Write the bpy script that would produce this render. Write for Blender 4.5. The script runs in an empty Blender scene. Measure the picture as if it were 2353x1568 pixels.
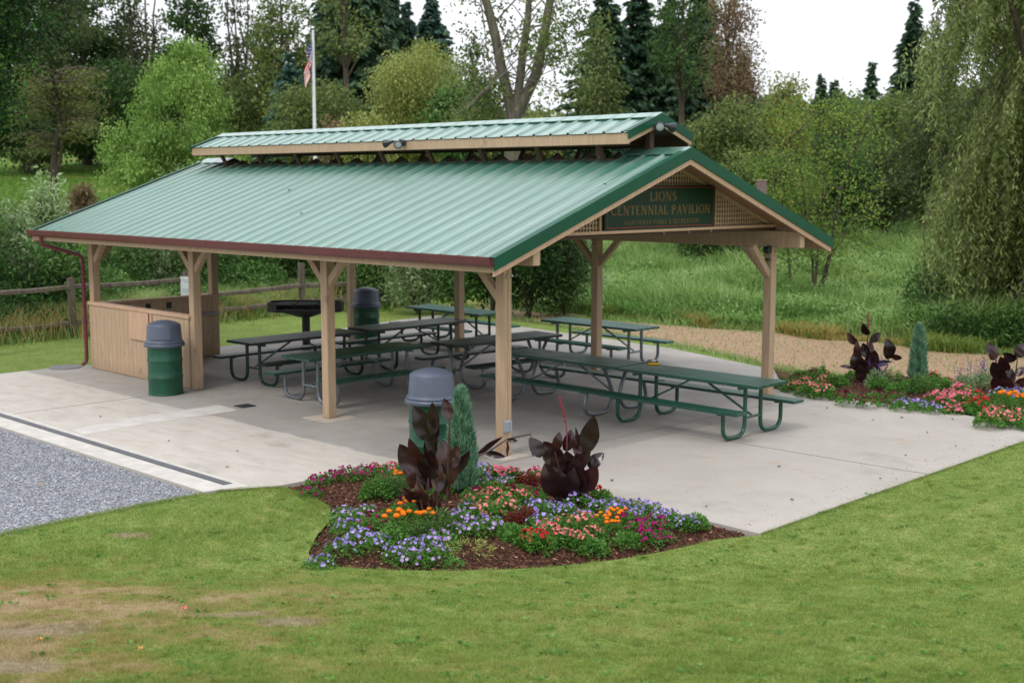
import bpy, math, random
import numpy as np
from mathutils import Vector, Matrix
SC = bpy.context.scene
COL = SC.collection
R = math.radians
rng = np.random.default_rng(7)
random.seed(7)

# ------------------------------------------------------------------ camera frame
CAM = np.array([-11.1621, 11.1525, 3.4754])
YAW, PITCH, ROLL, FPX = -0.7918, 0.1261, 0.0009, 2872.17       # focal length for a 2352 px wide frame
FW = np.array([math.cos(PITCH)*math.cos(YAW), math.cos(PITCH)*math.sin(YAW), -math.sin(PITCH)])
RT = np.cross(FW, [0, 0, 1]); RT /= np.linalg.norm(RT)
UP = np.cross(RT, FW)
RT, UP = RT*math.cos(ROLL)+UP*math.sin(ROLL), -RT*math.sin(ROLL)+UP*math.cos(ROLL)
F2 = np.array([math.cos(YAW), math.sin(YAW)]); R2 = np.array([math.sin(YAW), -math.cos(YAW)])

def ss(a, b, x):
    t = np.clip((np.asarray(x, float)-a)/(b-a), 0, 1)
    return t*t*(3-2*t)

def terrain(x, y):
    """height of the ground: level round the pavilion, lawn rising to the viewer, hill to the back left"""
    x = np.asarray(x, float); y = np.asarray(y, float)
    dx, dy = x-CAM[0], y-CAM[1]
    v = dx*F2[0]+dy*F2[1]; u = dx*R2[0]+dy*R2[1]
    z1 = .17*np.clip(11.1-v, 0, 14)
    z1 = np.where(z1 < .2, z1*z1/.2*.5+z1*.5, z1)
    e = np.clip(-4.42-x, 0, 7)*ss(2.5, -1.0, y)
    z2 = .085*e
    z = np.maximum(z1, z2)
    side = ss(.12, -.12, u/np.maximum(v, 1))
    hill = side*(.085*np.clip(v-36, 0, 200)*ss(34, 50, v)+.0*v)
    hill = hill+(1-side)*.022*np.clip(v-48, 0, 200)
    hill = np.minimum(hill, 11)
    bump = .10*np.sin(x*.31+1.3)*np.sin(y*.27+.4)*ss(34, 46, v)
    return z+hill+bump-.03*ss(9, 12, v)

def at(dx, depth, dz=None):
    """ground position seen in column dx (0..2352) at a given depth"""
    d = depth
    u = (dx-1176)/FPX*(d*math.cos(PITCH)+.2)
    p = CAM[:2]+F2*d+R2*u
    z = float(terrain(p[0], p[1])) if dz is None else dz
    return (float(p[0]), float(p[1]), z)

def zat(dy, depth):
    return CAM[2]+depth*math.tan(math.atan((784-dy)/FPX)-PITCH)

# ------------------------------------------------------------------ objects
def tag(o, label=None, cat=None, group=None, kind=None):
    if label: o['label'] = label
    if cat: o['category'] = cat
    if group: o['group'] = group
    if kind: o['kind'] = kind
    return o

def empty(name, loc=(0, 0, 0), rz=0.0):
    o = bpy.data.objects.new(name, None); COL.objects.link(o)
    o.location = loc; o.rotation_euler = (0, 0, rz); o.empty_display_size = .2
    return o

def link(name, me, mat=None, parent=None):
    o = bpy.data.objects.new(name, me); COL.objects.link(o)
    if mat is not None and len(me.materials) == 0: me.materials.append(mat)
    if parent is not None: o.parent = parent
    return o

def copy_tree(o, parent=None):
    c = o.copy(); COL.objects.link(c)
    c.parent = parent
    for ch in list(o.children): copy_tree(ch, c)
    return c

def npmesh(name, V, loops, starts, attrs=None, smooth=False):
    me = bpy.data.meshes.new(name)
    V = np.asarray(V, np.float32)
    loops = np.asarray(loops, np.int32); starts = np.asarray(starts, np.int32)
    me.vertices.add(len(V)); me.vertices.foreach_set('co', V.ravel())
    me.loops.add(len(loops)); me.loops.foreach_set('vertex_index', loops)
    me.polygons.add(len(starts)); me.polygons.foreach_set('loop_start', starts)
    if smooth: me.polygons.foreach_set('use_smooth', np.ones(len(starts), bool))
    me.update(calc_edges=True)
    if attrs:
        for k, a in attrs.items():
            at_ = me.attributes.new(k, 'FLOAT', 'FACE'); at_.data.foreach_set('value', np.asarray(a, np.float32))
    return me

class MB:
    """collects simple shapes into one mesh"""
    def __init__(s): s.v = []; s.f = []
    def add(s, vs, fs):
        n = len(s.v); s.v += [tuple(map(float, p)) for p in vs]; s.f += [tuple(i+n for i in f) for f in fs]
        return s
    def box(s, x0, x1, y0, y1, z0, z1, bev=0.0):
        if bev <= 0:
            vs = [(x, y, z) for z in (z0, z1) for y in (y0, y1) for x in (x0, x1)]
            return s.add(vs, [(0, 2, 3, 1), (4, 5, 7, 6), (0, 1, 5, 4), (2, 6, 7, 3), (0, 4, 6, 2), (1, 3, 7, 5)])
        b = bev; cx, cy = (x0+x1)/2, (y0+y1)/2
        rings = []
        for z, i in ((z0, b), (z0+b, 0), (z1-b, 0), (z1, b)):
            a0, a1, c0, c1 = x0+i, x1-i, y0+i, y1-i
            rings.append([(a0+b, c0, z), (a1-b, c0, z), (a1, c0+b, z), (a1, c1-b, z), (a1-b, c1, z), (a0+b, c1, z), (a0, c1-b, z), (a0, c0+b, z)])
        return s.loft(rings)
    def loft(s, rings, cap=True, closed=True):
        n = len(rings[0]); vs = [p for r in rings for p in r]; fs = []
        for i in range(len(rings)-1):
            for j in range(n if closed else n-1):
                k = (j+1) % n
                fs.append((i*n+j, i*n+k, (i+1)*n+k, (i+1)*n+j))
        if cap:
            fs.append(tuple(range(n))[::-1]); fs.append(tuple((len(rings)-1)*n+j for j in range(n)))
        return s.add(vs, fs)
    def bar(s, p, q, w, h, up=(0, 0, 1)):
        """rectangular bar from p to q; w across, h along up"""
        p, q = np.array(p, float), np.array(q, float); d = q-p; d /= np.linalg.norm(d)
        a = np.cross(d, up); a /= np.linalg.norm(a); b = np.cross(a, d)
        r = lambda c: [tuple(c+a*sx*w/2+b*sy*h/2) for sx, sy in ((-1, -1), (1, -1), (1, 1), (-1, 1))]
        return s.loft([r(p), r(q)])
    def tube(s, pts, rad, n=8, cap=True):
        pts = [np.array(p, float) for p in pts]
        rad = [rad]*len(pts) if np.isscalar(rad) else list(rad)
        rings = []; ref = None
        for i, p in enumerate(pts):
            d = pts[min(i+1, len(pts)-1)]-pts[max(i-1, 0)]; d /= (np.linalg.norm(d)+1e-9)
            if ref is None: ref = np.array([0, 0, 1.]) if abs(d[2]) < .9 else np.array([1., 0, 0])
            a = np.cross(d, ref); a /= (np.linalg.norm(a)+1e-9); b = np.cross(a, d); ref = b if abs(np.dot(b, d)) < .9 else ref
            rings.append([tuple(p+rad[i]*(a*math.cos(t)+b*math.sin(t))) for t in [2*math.pi*k/n for k in range(n)]])
        return s.loft(rings, cap)
    def lathe(s, prof, n=28, c=(0, 0), cap=True):
        rings = [[(c[0]+r*math.cos(2*math.pi*k/n), c[1]+r*math.sin(2*math.pi*k/n), z) for k in range(n)] for r, z in prof]
        return s.loft(rings, cap)
    def mesh(s, name, smooth=False):
        me = bpy.data.meshes.new(name); me.from_pydata(s.v, [], s.f)
        if smooth:
            me.polygons.foreach_set('use_smooth', [True]*len(me.polygons))
            try: me.set_sharp_from_angle(angle=R(38))
            except Exception: pass
        me.update(); return me
    def build(s, name, mat, parent=None, smooth=False):
        return link(name, s.mesh(name, smooth), mat, parent)

# ------------------------------------------------------------------ materials
def lin(r, g, b):
    f = lambda c: c/12.92 if c <= .04045 else ((c+.055)/1.055)**2.4
    return (f(r/255), f(g/255), f(b/255), 1)

class NT:
    def __init__(s, name):
        s.m = bpy.data.materials.new(name); s.m.use_nodes = True
        s.t = s.m.node_tree; s.t.nodes.clear()
        s.out = s.n('ShaderNodeOutputMaterial')
    def n(s, typ, **kw):
        nd = s.t.nodes.new(typ)
        for k, v in kw.items(): setattr(nd, k, v)
        return nd
    def l(s, a, b): s.t.links.new(a, b)
    def coord(s, kind='Object'):
        return s.n('ShaderNodeTexCoord').outputs[kind]
    def noise(s, scale, detail=4, rough=.55, vec=None, dist=0.0, dim=None):
        nd = s.n('ShaderNodeTexNoise'); nd.inputs['Scale'].default_value = scale
        nd.inputs['Detail'].default_value = detail; nd.inputs['Roughness'].default_value = rough
        nd.inputs['Distortion'].default_value = dist
        s.l(vec if vec is not None else s.n('ShaderNodeNewGeometry').outputs['Position'], nd.inputs['Vector'])
        return nd.outputs['Fac']
    def ramp(s, fac, stops, interp='LINEAR'):
        nd = s.n('ShaderNodeValToRGB'); cr = nd.color_ramp; cr.interpolation = interp
        while len(cr.elements) < len(stops): cr.elements.new(.5)
        for e, (p, c) in zip(cr.elements, stops):
            e.position = p; e.color = c if len(c) == 4 else (*c, 1)
        s.l(fac, nd.inputs['Fac']); return nd.outputs['Color']
    def mix(s, fac, a, b, mode='MIX'):
        nd = s.n('ShaderNodeMix', data_type='RGBA', blend_type=mode)
        for i, v in ((0, fac), (6, a), (7, b)):
            if hasattr(v, 'node'): s.l(v, nd.inputs[i])
            else: nd.inputs[i].default_value = v
        return nd.outputs[2]
    def math(s, op, a, b=0.0, clamp=False):
        nd = s.n('ShaderNodeMath', operation=op, use_clamp=clamp)
        for i, v in ((0, a), (1, b)):
            if hasattr(v, 'node'): s.l(v, nd.inputs[i])
            else: nd.inputs[i].default_value = v
        return nd.outputs[0]
    def sep(s, vec=None):
        nd = s.n('ShaderNodeSeparateXYZ'); s.l(vec if vec is not None else s.n('ShaderNodeNewGeometry').outputs['Position'], nd.inputs[0]); return nd.outputs
    def scalevec(s, sx, sy, sz, vec=None):
        nd = s.n('ShaderNodeMapping'); nd.inputs['Scale'].default_value = (sx, sy, sz)
        s.l(vec if vec is not None else s.n('ShaderNodeNewGeometry').outputs['Position'], nd.inputs['Vector']); return nd.outputs[0]
    def bump(s, h, strength=.3, dist=.01):
        nd = s.n('ShaderNodeBump'); nd.inputs['Strength'].default_value = strength; nd.inputs['Distance'].default_value = dist
        s.l(h, nd.inputs['Height']); return nd.outputs[0]
    def done(s, col, rough=.6, bump=None, metal=0.0, spec=.5, coat=0.0, transl=0.0):
        p = s.n('ShaderNodeBsdfPrincipled')
        if hasattr(col, 'node'): s.l(col, p.inputs['Base Color'])
        else: p.inputs['Base Color'].default_value = col
        if hasattr(rough, 'node'): s.l(rough, p.inputs['Roughness'])
        else: p.inputs['Roughness'].default_value = rough
        p.inputs['Metallic'].default_value = metal; p.inputs['Specular IOR Level'].default_value = spec
        p.inputs['Coat Weight'].default_value = coat; p.inputs['Coat Roughness'].default_value = .25
        if bump is not None: s.l(bump, p.inputs['Normal'])
        o = p.outputs[0]
        if transl > 0:
            t = s.n('ShaderNodeBsdfTranslucent')
            if hasattr(col, 'node'): s.l(col, t.inputs['Color'])
            else: t.inputs['Color'].default_value = col
            mx = s.n('ShaderNodeMixShader'); mx.inputs[0].default_value = transl
            s.l(o, mx.inputs[1]); s.l(t.outputs[0], mx.inputs[2]); o = mx.outputs[0]
        s.l(o, s.out.inputs['Surface']); return s.m

def painted(name, col, rough=.5, var=.12, scale=6, spec=.5, bumpk=.15, dirt=None, metal=0.0):
    t = NT(name)
    n1 = t.noise(scale, 5); n2 = t.noise(scale*9, 3)
    dark = tuple(c*(1-var*2) for c in col[:3])+(1,); lite = tuple(min(1, c*(1+var)) for c in col[:3])+(1,)
    c = t.ramp(n1, [(.3, dark), (.7, lite)])
    if dirt:
        c = t.mix(t.math('MULTIPLY', t.ramp(t.noise(scale*1.7, 6, .7), [(.55, (0, 0, 0)), (.8, (1, 1, 1))]), .6), c, dirt)
    rr = t.math('ADD', t.math('MULTIPLY', n2, .2), rough-.1)
    return t.done(c, rr, t.bump(n2, bumpk, .004), metal=metal, spec=spec)

def foliage(name, cols, transl=.35, rough=.55, spec=.25, gain=1.3):
    cols = [tuple(min(1, q*gain) for q in k[:3])+(1,) for k in cols]
    transl = min(.55, transl+.08)
    return foliage_(name, cols, transl, rough, spec)
def foliage_(name, cols, transl, rough, spec):
    """leaf colour varies leaf by leaf ('v') and clump by clump ('c')"""
    t = NT(name)
    a = t.n('ShaderNodeAttribute', attribute_name='v').outputs['Fac']
    b = t.n('ShaderNodeAttribute', attribute_name='c').outputs['Fac']
    f = t.math('ADD', t.math('MULTIPLY', a, .5), t.math('MULTIPLY', b, .5))
    st = [(i/(len(cols)-1)*.8+.1, c) for i, c in enumerate(cols)]
    return t.done(t.ramp(f, st), rough, spec=spec, transl=transl)

def C(*a): return lin(*a)

M = {}
# tan painted timber with faint vertical grain
def timber(name, col):
    t = NT(name)
    g = t.noise(1, 6, .65, vec=t.scalevec(34, 34, 2.2, t.coord()))
    n = t.noise(2.2, 4)
    c = t.ramp(g, [(.3, tuple(x*.74 for x in col[:3])+(1,)), (.72, tuple(min(1, x*1.07) for x in col[:3])+(1,))])
    c = t.mix(t.math('MULTIPLY', t.ramp(n, [(.5, (0, 0, 0)), (.75, (1, 1, 1))]), .35), c, tuple(x*.72 for x in col[:3])+(1,))
    kn = t.ramp(t.noise(7, 2, .5, vec=t.scalevec(1, 1, .45, t.coord())), [(.68, (0, 0, 0)), (.74, (1, 1, 1))])
    c = t.mix(t.math('MULTIPLY', kn, .35), c, C(118, 90, 64))
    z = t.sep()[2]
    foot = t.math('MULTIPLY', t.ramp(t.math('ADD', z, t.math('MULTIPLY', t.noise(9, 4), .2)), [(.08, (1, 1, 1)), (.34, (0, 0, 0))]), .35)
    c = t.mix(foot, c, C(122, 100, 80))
    return t.done(c, .62, t.bump(g, .25, .004), spec=.3)
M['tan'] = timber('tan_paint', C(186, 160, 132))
M['tan2'] = timber('tan_trim_paint', C(200, 166, 138))
M['brown'] = timber('brown_timber', C(82, 64, 50))
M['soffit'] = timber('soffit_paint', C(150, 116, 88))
M['white_metal'] = painted('white_paint', C(225, 228, 232), .4, .05)
M['gutter'] = painted('maroon_gutter', C(102, 52, 50), .45, .1, 4)
M['downpipe'] = painted('maroon_pipe', C(105, 35, 52), .4, .1, 4)
M['green_trim'] = painted('green_trim_metal', C(10, 76, 54), .45, .08, 3, spec=.3)
M['green_paint'] = painted('green_table_paint', C(10, 74, 54), .33, .12, 5, spec=.6)
M['dark_green'] = painted('dark_green_paint', C(18, 52, 44), .36, .12, 5, spec=.6)
M['galv'] = painted('galvanised_tube', C(118, 124, 130), .38, .12, 12, metal=.55)
M['black_iron'] = painted('black_iron', C(36, 35, 38), .5, .2, 9)
M['grey_plastic'] = painted('grey_plastic', C(80, 88, 104), .45, .07, 5, spec=.45)
M['grey_box'] = painted('grey_box', C(150, 155, 165), .45, .05)
M['chrome'] = painted('bright_metal', C(190, 190, 190), .25, .05, metal=.8)
M['glass'] = painted('lamp_glass', C(160, 168, 172), .08, .02, spec=.9)
M['lamp_black'] = painted('lamp_black', C(38, 42, 50), .35, .1)
M['iron_grey'] = painted('grate_iron', C(62, 64, 68), .55, .2, 30)

def roof_mat():
    t = NT('green_metal_roof')
    n1 = t.noise(.9, 5, .6); n2 = t.noise(5, 5, .6)
    v = t.scalevec(7, .5, .5)
    st = t.noise(1, 5, .6, vec=v)
    c = t.ramp(n1, [(.3, C(52, 112, 92)), (.7, C(70, 130, 110))])
    c = t.mix(t.math('MULTIPLY', t.ramp(st, [(.45, (0, 0, 0)), (.75, (1, 1, 1))]), .5), c, C(112, 158, 144))
    c = t.mix(t.math('MULTIPLY', t.ramp(t.noise(2.3, 6, .75), [(.54, (0, 0, 0)), (.70, (1, 1, 1))]), .35), c, C(96, 120, 98))
    c = t.mix(t.math('MULTIPLY', t.ramp(t.noise(38, 3, .7), [(.66, (0, 0, 0)), (.74, (1, 1, 1))]), .45), c, C(70, 96, 78))
    # dark band painted along every rib, standing in for its shaded side
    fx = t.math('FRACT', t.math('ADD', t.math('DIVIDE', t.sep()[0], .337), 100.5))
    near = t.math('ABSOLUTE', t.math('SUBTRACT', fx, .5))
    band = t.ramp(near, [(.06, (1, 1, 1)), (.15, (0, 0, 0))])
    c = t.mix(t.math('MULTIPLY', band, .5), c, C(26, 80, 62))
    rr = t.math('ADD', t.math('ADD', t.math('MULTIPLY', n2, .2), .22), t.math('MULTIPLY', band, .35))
    m = t.done(c, rr, t.bump(n2, .12, .006), spec=.8, coat=1.0)
    for nd in t.t.nodes:
        if nd.type == 'BSDF_PRINCIPLED': nd.inputs['IOR'].default_value = 1.85; nd.inputs['Coat IOR'].default_value = 1.6; nd.inputs['Coat Roughness'].default_value = .3
    return m
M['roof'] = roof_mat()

def plank_mat(name, cols):
    t = NT(name)
    g = t.noise(1, 5, .6, vec=t.scalevec(3, 40, 40, t.coord()))
    n = t.noise(3, 4)
    c = t.ramp(g, [(.3, cols[0]), (.7, cols[1])])
    c = t.mix(t.math('MULTIPLY', t.ramp(n, [(.5, (0, 0, 0)), (.8, (1, 1, 1))]), .5), c, cols[2])
    w_ = t.noise(7, 6, .75); c = t.mix(t.math('MULTIPLY', t.ramp(w_, [(.60, (0, 0, 0)), (.66, (1, 1, 1))]), .35), c, C(112, 120, 110))
    return t.done(c, t.math('ADD', t.math('MULTIPLY', n, .25), .22), t.bump(g, .2, .003), spec=.6)
M['plank_green'] = plank_mat('green_planks', (C(14, 58, 46), C(20, 74, 60), C(36, 86, 74)))
M['plank_dark'] = plank_mat('weathered_dark_planks', (C(20, 36, 34), C(32, 50, 47), C(50, 64, 62)))
M['plank_pale'] = plank_mat('pale_green_planks', (C(34, 84, 72), C(48, 100, 88), C(70, 118, 108)))

def concrete():
    t = NT('broom_finished_concrete')
    xyz = t.sep()
    n1 = t.noise(.55, 6, .6); n2 = t.noise(3.1, 6, .65); n3 = t.noise(60, 3, .6)
    c = t.ramp(n1, [(.32, C(142, 138, 132)), (.68, C(166, 161, 154))])
    c = t.mix(t.math('MULTIPLY', t.ramp(n2, [(.45, (0, 0, 0)), (.72, (1, 1, 1))]), .4), c, C(142, 131, 122))
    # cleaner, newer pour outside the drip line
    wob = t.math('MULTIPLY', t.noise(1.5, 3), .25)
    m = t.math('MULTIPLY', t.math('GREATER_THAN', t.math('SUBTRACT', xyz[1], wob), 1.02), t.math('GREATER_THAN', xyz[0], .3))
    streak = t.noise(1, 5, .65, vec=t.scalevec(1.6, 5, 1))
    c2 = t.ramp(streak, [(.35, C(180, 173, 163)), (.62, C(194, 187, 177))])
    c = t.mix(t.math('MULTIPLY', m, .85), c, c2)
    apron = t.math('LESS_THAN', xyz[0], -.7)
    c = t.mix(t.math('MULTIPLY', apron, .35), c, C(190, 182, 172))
    rust = t.ramp(t.noise(1.7, 4, .6, vec=t.scalevec(1, 1.9, 1)), [(.60, (0, 0, 0)), (.72, (1, 1, 1))])
    c = t.mix(t.math('MULTIPLY', rust, .5), c, C(168, 138, 110))
    wet = t.ramp(t.noise(.7, 6, .7, vec=t.scalevec(1, 1.4, 1)), [(.56, (0, 0, 0)), (.66, (1, 1, 1))])
    c = t.mix(t.math('MULTIPLY', wet, .35), c, C(126, 120, 112))
    spots = t.ramp(t.noise(23, 2, .5), [(.70, (0, 0, 0)), (.73, (1, 1, 1))])
    c = t.mix(t.math('MULTIPLY', spots, .4), c, C(96, 88, 80))
    c = t.mix(.12, c, t.ramp(n3, [(.3, (.1, .1, .1)), (.7, (.9, .9, .9))]), 'OVERLAY')
    damp = t.ramp(t.noise(.9, 4, .6), [(.5, (0, 0, 0)), (.7, (1, 1, 1))])
    rr = t.math('SUBTRACT', .75, t.math('MULTIPLY', damp, .3))
    return t.done(c, rr, t.bump(n3, .25, .003), spec=.35)
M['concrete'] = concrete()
M['concrete_light'] = painted('pale_concrete', C(196, 191, 184), .75, .08, 4, spec=.25)
M['concrete_pad'] = painted('post_pad_concrete', C(186, 174, 160), .75, .08, 6, spec=.25)
M['groove'] = painted('joint_line', C(120, 112, 104), .85, .1)

def ray_at(dx, dy):
    d = FW+RT*(dx-1176)/FPX-UP*(dy-784)/FPX; z = 0.0
    for _ in range(14):
        q = CAM+d*((z-CAM[2])/d[2]); z = float(terrain(q[0], q[1]))
    return float(q[0]), float(q[1])
BARE = [(*ray_at(60, 1455), .24, 1.9), (*ray_at(520, 1416), .09, 3.0), (*ray_at(665, 1432), .17, 1.5), (*ray_at(20, 1535), .22, 1.4), (*ray_at(300, 1232), .10, 2.0), (*ray_at(585, 1412), .10, 1.6), (*ray_at(160, 1440), .10, 2.0)]
def lawn_color(t):
    xyz = t.sep()
    n1 = t.noise(.38, 5, .6); n2 = t.noise(1.7, 6, .68); n3 = t.noise(14, 4, .7)
    g = t.ramp(n2, [(.25, C(104, 132, 58)), (.5, C(134, 156, 74)), (.72, C(162, 178, 98))])
    g = t.mix(t.math('MULTIPLY', t.ramp(n3, [(.42, (0, 0, 0)), (.62, (1, 1, 1))]), .6), g, C(90, 120, 50))
    n4 = t.noise(6.5, 3, .6)
    g = t.mix(t.math('MULTIPLY', t.ramp(n4, [(.52, (0, 0, 0)), (.68, (1, 1, 1))]), .55), g, C(104, 134, 54))
    g = t.mix(t.math('MULTIPLY', t.ramp(n4, [(.30, (1, 1, 1)), (.42, (0, 0, 0))]), .5), g, C(184, 176, 112))
    n5 = t.noise(48, 2, .6)
    g = t.mix(t.math('MULTIPLY', t.ramp(n5, [(.5, (0, 0, 0)), (.62, (1, 1, 1))]), .5), g, C(70, 98, 38))
    g = t.mix(t.math('MULTIPLY', t.ramp(n5, [(.36, (1, 1, 1)), (.46, (0, 0, 0))]), .4), g, C(186, 190, 122))
    # how worn: more towards the lower left of the slope
    u = t.math('ADD', t.math('MULTIPLY', xyz[0], float(R2[0])), t.math('MULTIPLY', xyz[1], float(R2[1])))
    u = t.math('SUBTRACT', u, float(CAM[0]*R2[0]+CAM[1]*R2[1]))
    w = t.math('MULTIPLY', t.math('SUBTRACT', 1.2, u), .20, clamp=True)
    w = t.math('MINIMUM', w, 1.0)
    # lush strip beside the bed and drive
    near = t.math('LESS_THAN', 0.0, 1.0)
    vv = t.math('ADD', t.math('MULTIPLY', xyz[0], float(F2[0])), t.math('MULTIPLY', xyz[1], float(F2[1])))
    vv = t.math('SUBTRACT', vv, float(CAM[0]*F2[0]+CAM[1]*F2[1]))
    lush = t.math('MULTIPLY', t.math('SUBTRACT', 12.2, vv), .38, clamp=True)
    w2 = t.math('MULTIPLY', w, lush)
    br = t.math('ADD', t.math('ADD', t.math('MULTIPLY', n2, .45), t.math('MULTIPLY', n1, .33)), t.math('MULTIPLY', t.noise(4.3, 6, .8), .36))
    thr = t.math('ADD', t.math('MULTIPLY', br, 1.0), t.math('MULTIPLY', w2, .155))
    mk = t.ramp(thr, [(.62, (0, 0, 0)), (.71, (1, 1, 1))])
    g = t.mix(t.math('MULTIPLY', mk, t.math('ADD', t.math('MULTIPLY', w2, .55), .25)), g, C(162, 136, 90))
    mk2 = t.ramp(thr, [(.70, (0, 0, 0)), (.76, (1, 1, 1))])
    g = t.mix(t.math('MULTIPLY', mk2, t.math('MULTIPLY', w2, .9)), g, C(188, 162, 132))
    g = t.mix(1.0, g, (1.34, 1.28, 1.46, 1), 'MULTIPLY')
    m = None
    wob = t.math('MULTIPLY', t.math('SUBTRACT', t.noise(3.2, 6, .75), .5), 1.5)
    for x0, y0, r0, s0 in BARE:
        dx = t.math('DIVIDE', t.math('ADD', t.math('MULTIPLY', t.math('SUBTRACT', xyz[0], x0), float(R2[0])), t.math('MULTIPLY', t.math('SUBTRACT', xyz[1], y0), float(R2[1]))), r0*s0)
        dy = t.math('DIVIDE', t.math('ADD', t.math('MULTIPLY', t.math('SUBTRACT', xyz[0], x0), float(F2[0])), t.math('MULTIPLY', t.math('SUBTRACT', xyz[1], y0), float(F2[1]))), r0)
        d = t.math('SQRT', t.math('ADD', t.math('MULTIPLY', dx, dx), t.math('MULTIPLY', dy, dy)))
        v = t.math('SUBTRACT', 1.15, t.math('ADD', d, wob), clamp=True)
        m = v if m is None else t.math('MAXIMUM', m, v)
    mk3 = t.ramp(m, [(.0, (0, 0, 0)), (.35, (1, 1, 1))])
    g = t.mix(t.math('MULTIPLY', mk3, .85), g, t.ramp(t.noise(16, 4, .7), [(.35, C(150, 126, 106)), (.65, C(198, 172, 152))]))
    return g
def lawn():
    t = NT('lawn_turf'); g = lawn_color(t)
    n = t.noise(55, 3, .7)
    g = t.mix(.42, g, C(62, 82, 32))
    return t.done(g, .9, t.bump(n, .8, .03), spec=.1)
M['lawn'] = lawn()
def lawn_blade():
    t = NT('grass_blades'); g = lawn_color(t)
    a = t.n('ShaderNodeAttribute', attribute_name='v').outputs['Fac']
    g = t.mix(.35, g, t.ramp(a, [(0, C(70, 100, 32)), (.6, C(130, 158, 62)), (.88, C(168, 172, 96)), (1, C(190, 168, 120))]))
    return t.done(g, .6, spec=.15, transl=.5)
M['blade'] = lawn_blade()

def ground():
    t = NT('rough_grass_ground')
    n = t.noise(.25, 5, .6); n2 = t.noise(2.5, 5, .7)
    c = t.ramp(n2, [(.3, C(66, 98, 34)), (.7, C(104, 136, 56))])
    c = t.mix(t.math('MULTIPLY', t.ramp(n, [(.52, (0, 0, 0)), (.68, (1, 1, 1))]), .6), c, C(158, 138, 96))
    return t.done(c, .95, t.bump(n2, .8, .05), spec=.1)
M['ground'] = ground()
def sand():
    t = NT('wood_chip_sand')
    n = t.noise(1.2, 5, .6); n2 = t.noise(30, 3, .6); v = t.n('ShaderNodeTexVoronoi'); v.inputs['Scale'].default_value = 16
    t.l(t.n('ShaderNodeNewGeometry').outputs['Position'], v.inputs['Vector'])
    c = t.ramp(n2, [(.3, C(122, 98, 76)), (.7, C(180, 152, 126))])
    c = t.mix(t.math('MULTIPLY', t.ramp(n, [(.45, (0, 0, 0)), (.75, (1, 1, 1))]), .35), c, C(160, 128, 104))
    c = t.mix(t.math('MULTIPLY', t.ramp(t.noise(6, 4, .7), [(.56, (0, 0, 0)), (.66, (1, 1, 1))]), .6), c, C(112, 104, 66))
    return t.done(c, .9, t.bump(n2, .5, .01), spec=.15)
M['sand'] = sand()
def gravel():
    t = NT('grey_gravel')
    v = t.n('ShaderNodeTexVoronoi'); v.inputs['Scale'].default_value = 38
    t.l(t.n('ShaderNodeNewGeometry').outputs['Position'], v.inputs['Vector'])
    s = t.sep(v.outputs['Color'])
    c = t.ramp(s[0], [(0, C(110, 112, 118)), (.45, C(152, 155, 162)), (1, C(206, 208, 214))])
    c = t.mix(t.math('MULTIPLY', t.ramp(v.outputs['Distance'], [(.2, (0, 0, 0)), (.6, (1, 1, 1))]), .6), c, C(64, 64, 68))
    return t.done(c, .85, t.bump(v.outputs['Distance'], .7, -.01), spec=.25)
M['gravel'] = gravel()
def stone():
    t = NT('gravel_stones')
    a = t.n('ShaderNodeAttribute', attribute_name='v').outputs['Fac']
    return t.done(t.ramp(a, [(0, C(116, 118, 126)), (.5, C(150, 153, 161)), (.9, C(184, 187, 194)), (1, C(170, 150, 130))]), .8, spec=.3)
M['stone'] = stone()
def mulch():
    t = NT('bark_mulch')
    n = t.noise(42, 4, .7); v = t.n('ShaderNodeTexVoronoi'); v.inputs['Scale'].default_value = 30
    t.l(t.scalevec(1, 2, 1), v.inputs['Vector'])
    s = t.sep(v.outputs['Color'])
    c = t.ramp(s[0], [(0, C(34, 21, 16)), (.6, C(70, 44, 33)), (1, C(112, 76, 58))])
    return t.done(c, .9, t.bump(n, .9, .02), spec=.15)
M['mulch'] = mulch()
def chip():
    t = NT('bark_chips')
    a = t.n('ShaderNodeAttribute', attribute_name='v').outputs['Fac']
    return t.done(t.ramp(a, [(0, C(36, 22, 17)), (.5, C(74, 47, 36)), (.85, C(118, 82, 62)), (1, C(178, 142, 112))]), .85, spec=.2)
M['chip'] = chip()
def bark(name, c1, c2):
    t = NT(name)
    g = t.noise(1, 6, .7, vec=t.scalevec(9, 9, 1.3))
    m = t.noise(1.2, 4)
    c = t.ramp(g, [(.3, c1), (.7, c2)])
    c = t.mix(t.math('MULTIPLY', t.ramp(m, [(.5, (0, 0, 0)), (.7, (1, 1, 1))]), .35), c, C(92, 98, 60))
    return t.done(c, .9, t.bump(g, .8, .03), spec=.15)
M['bark_grey'] = bark('grey_bark', C(84, 78, 72), C(142, 134, 126))
M['bark_dark'] = bark('dark_bark', C(58, 52, 44), C(98, 88, 76))
M['old_wood'] = bark('weathered_rail_wood', C(78, 70, 64), C(128, 116, 106))

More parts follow.
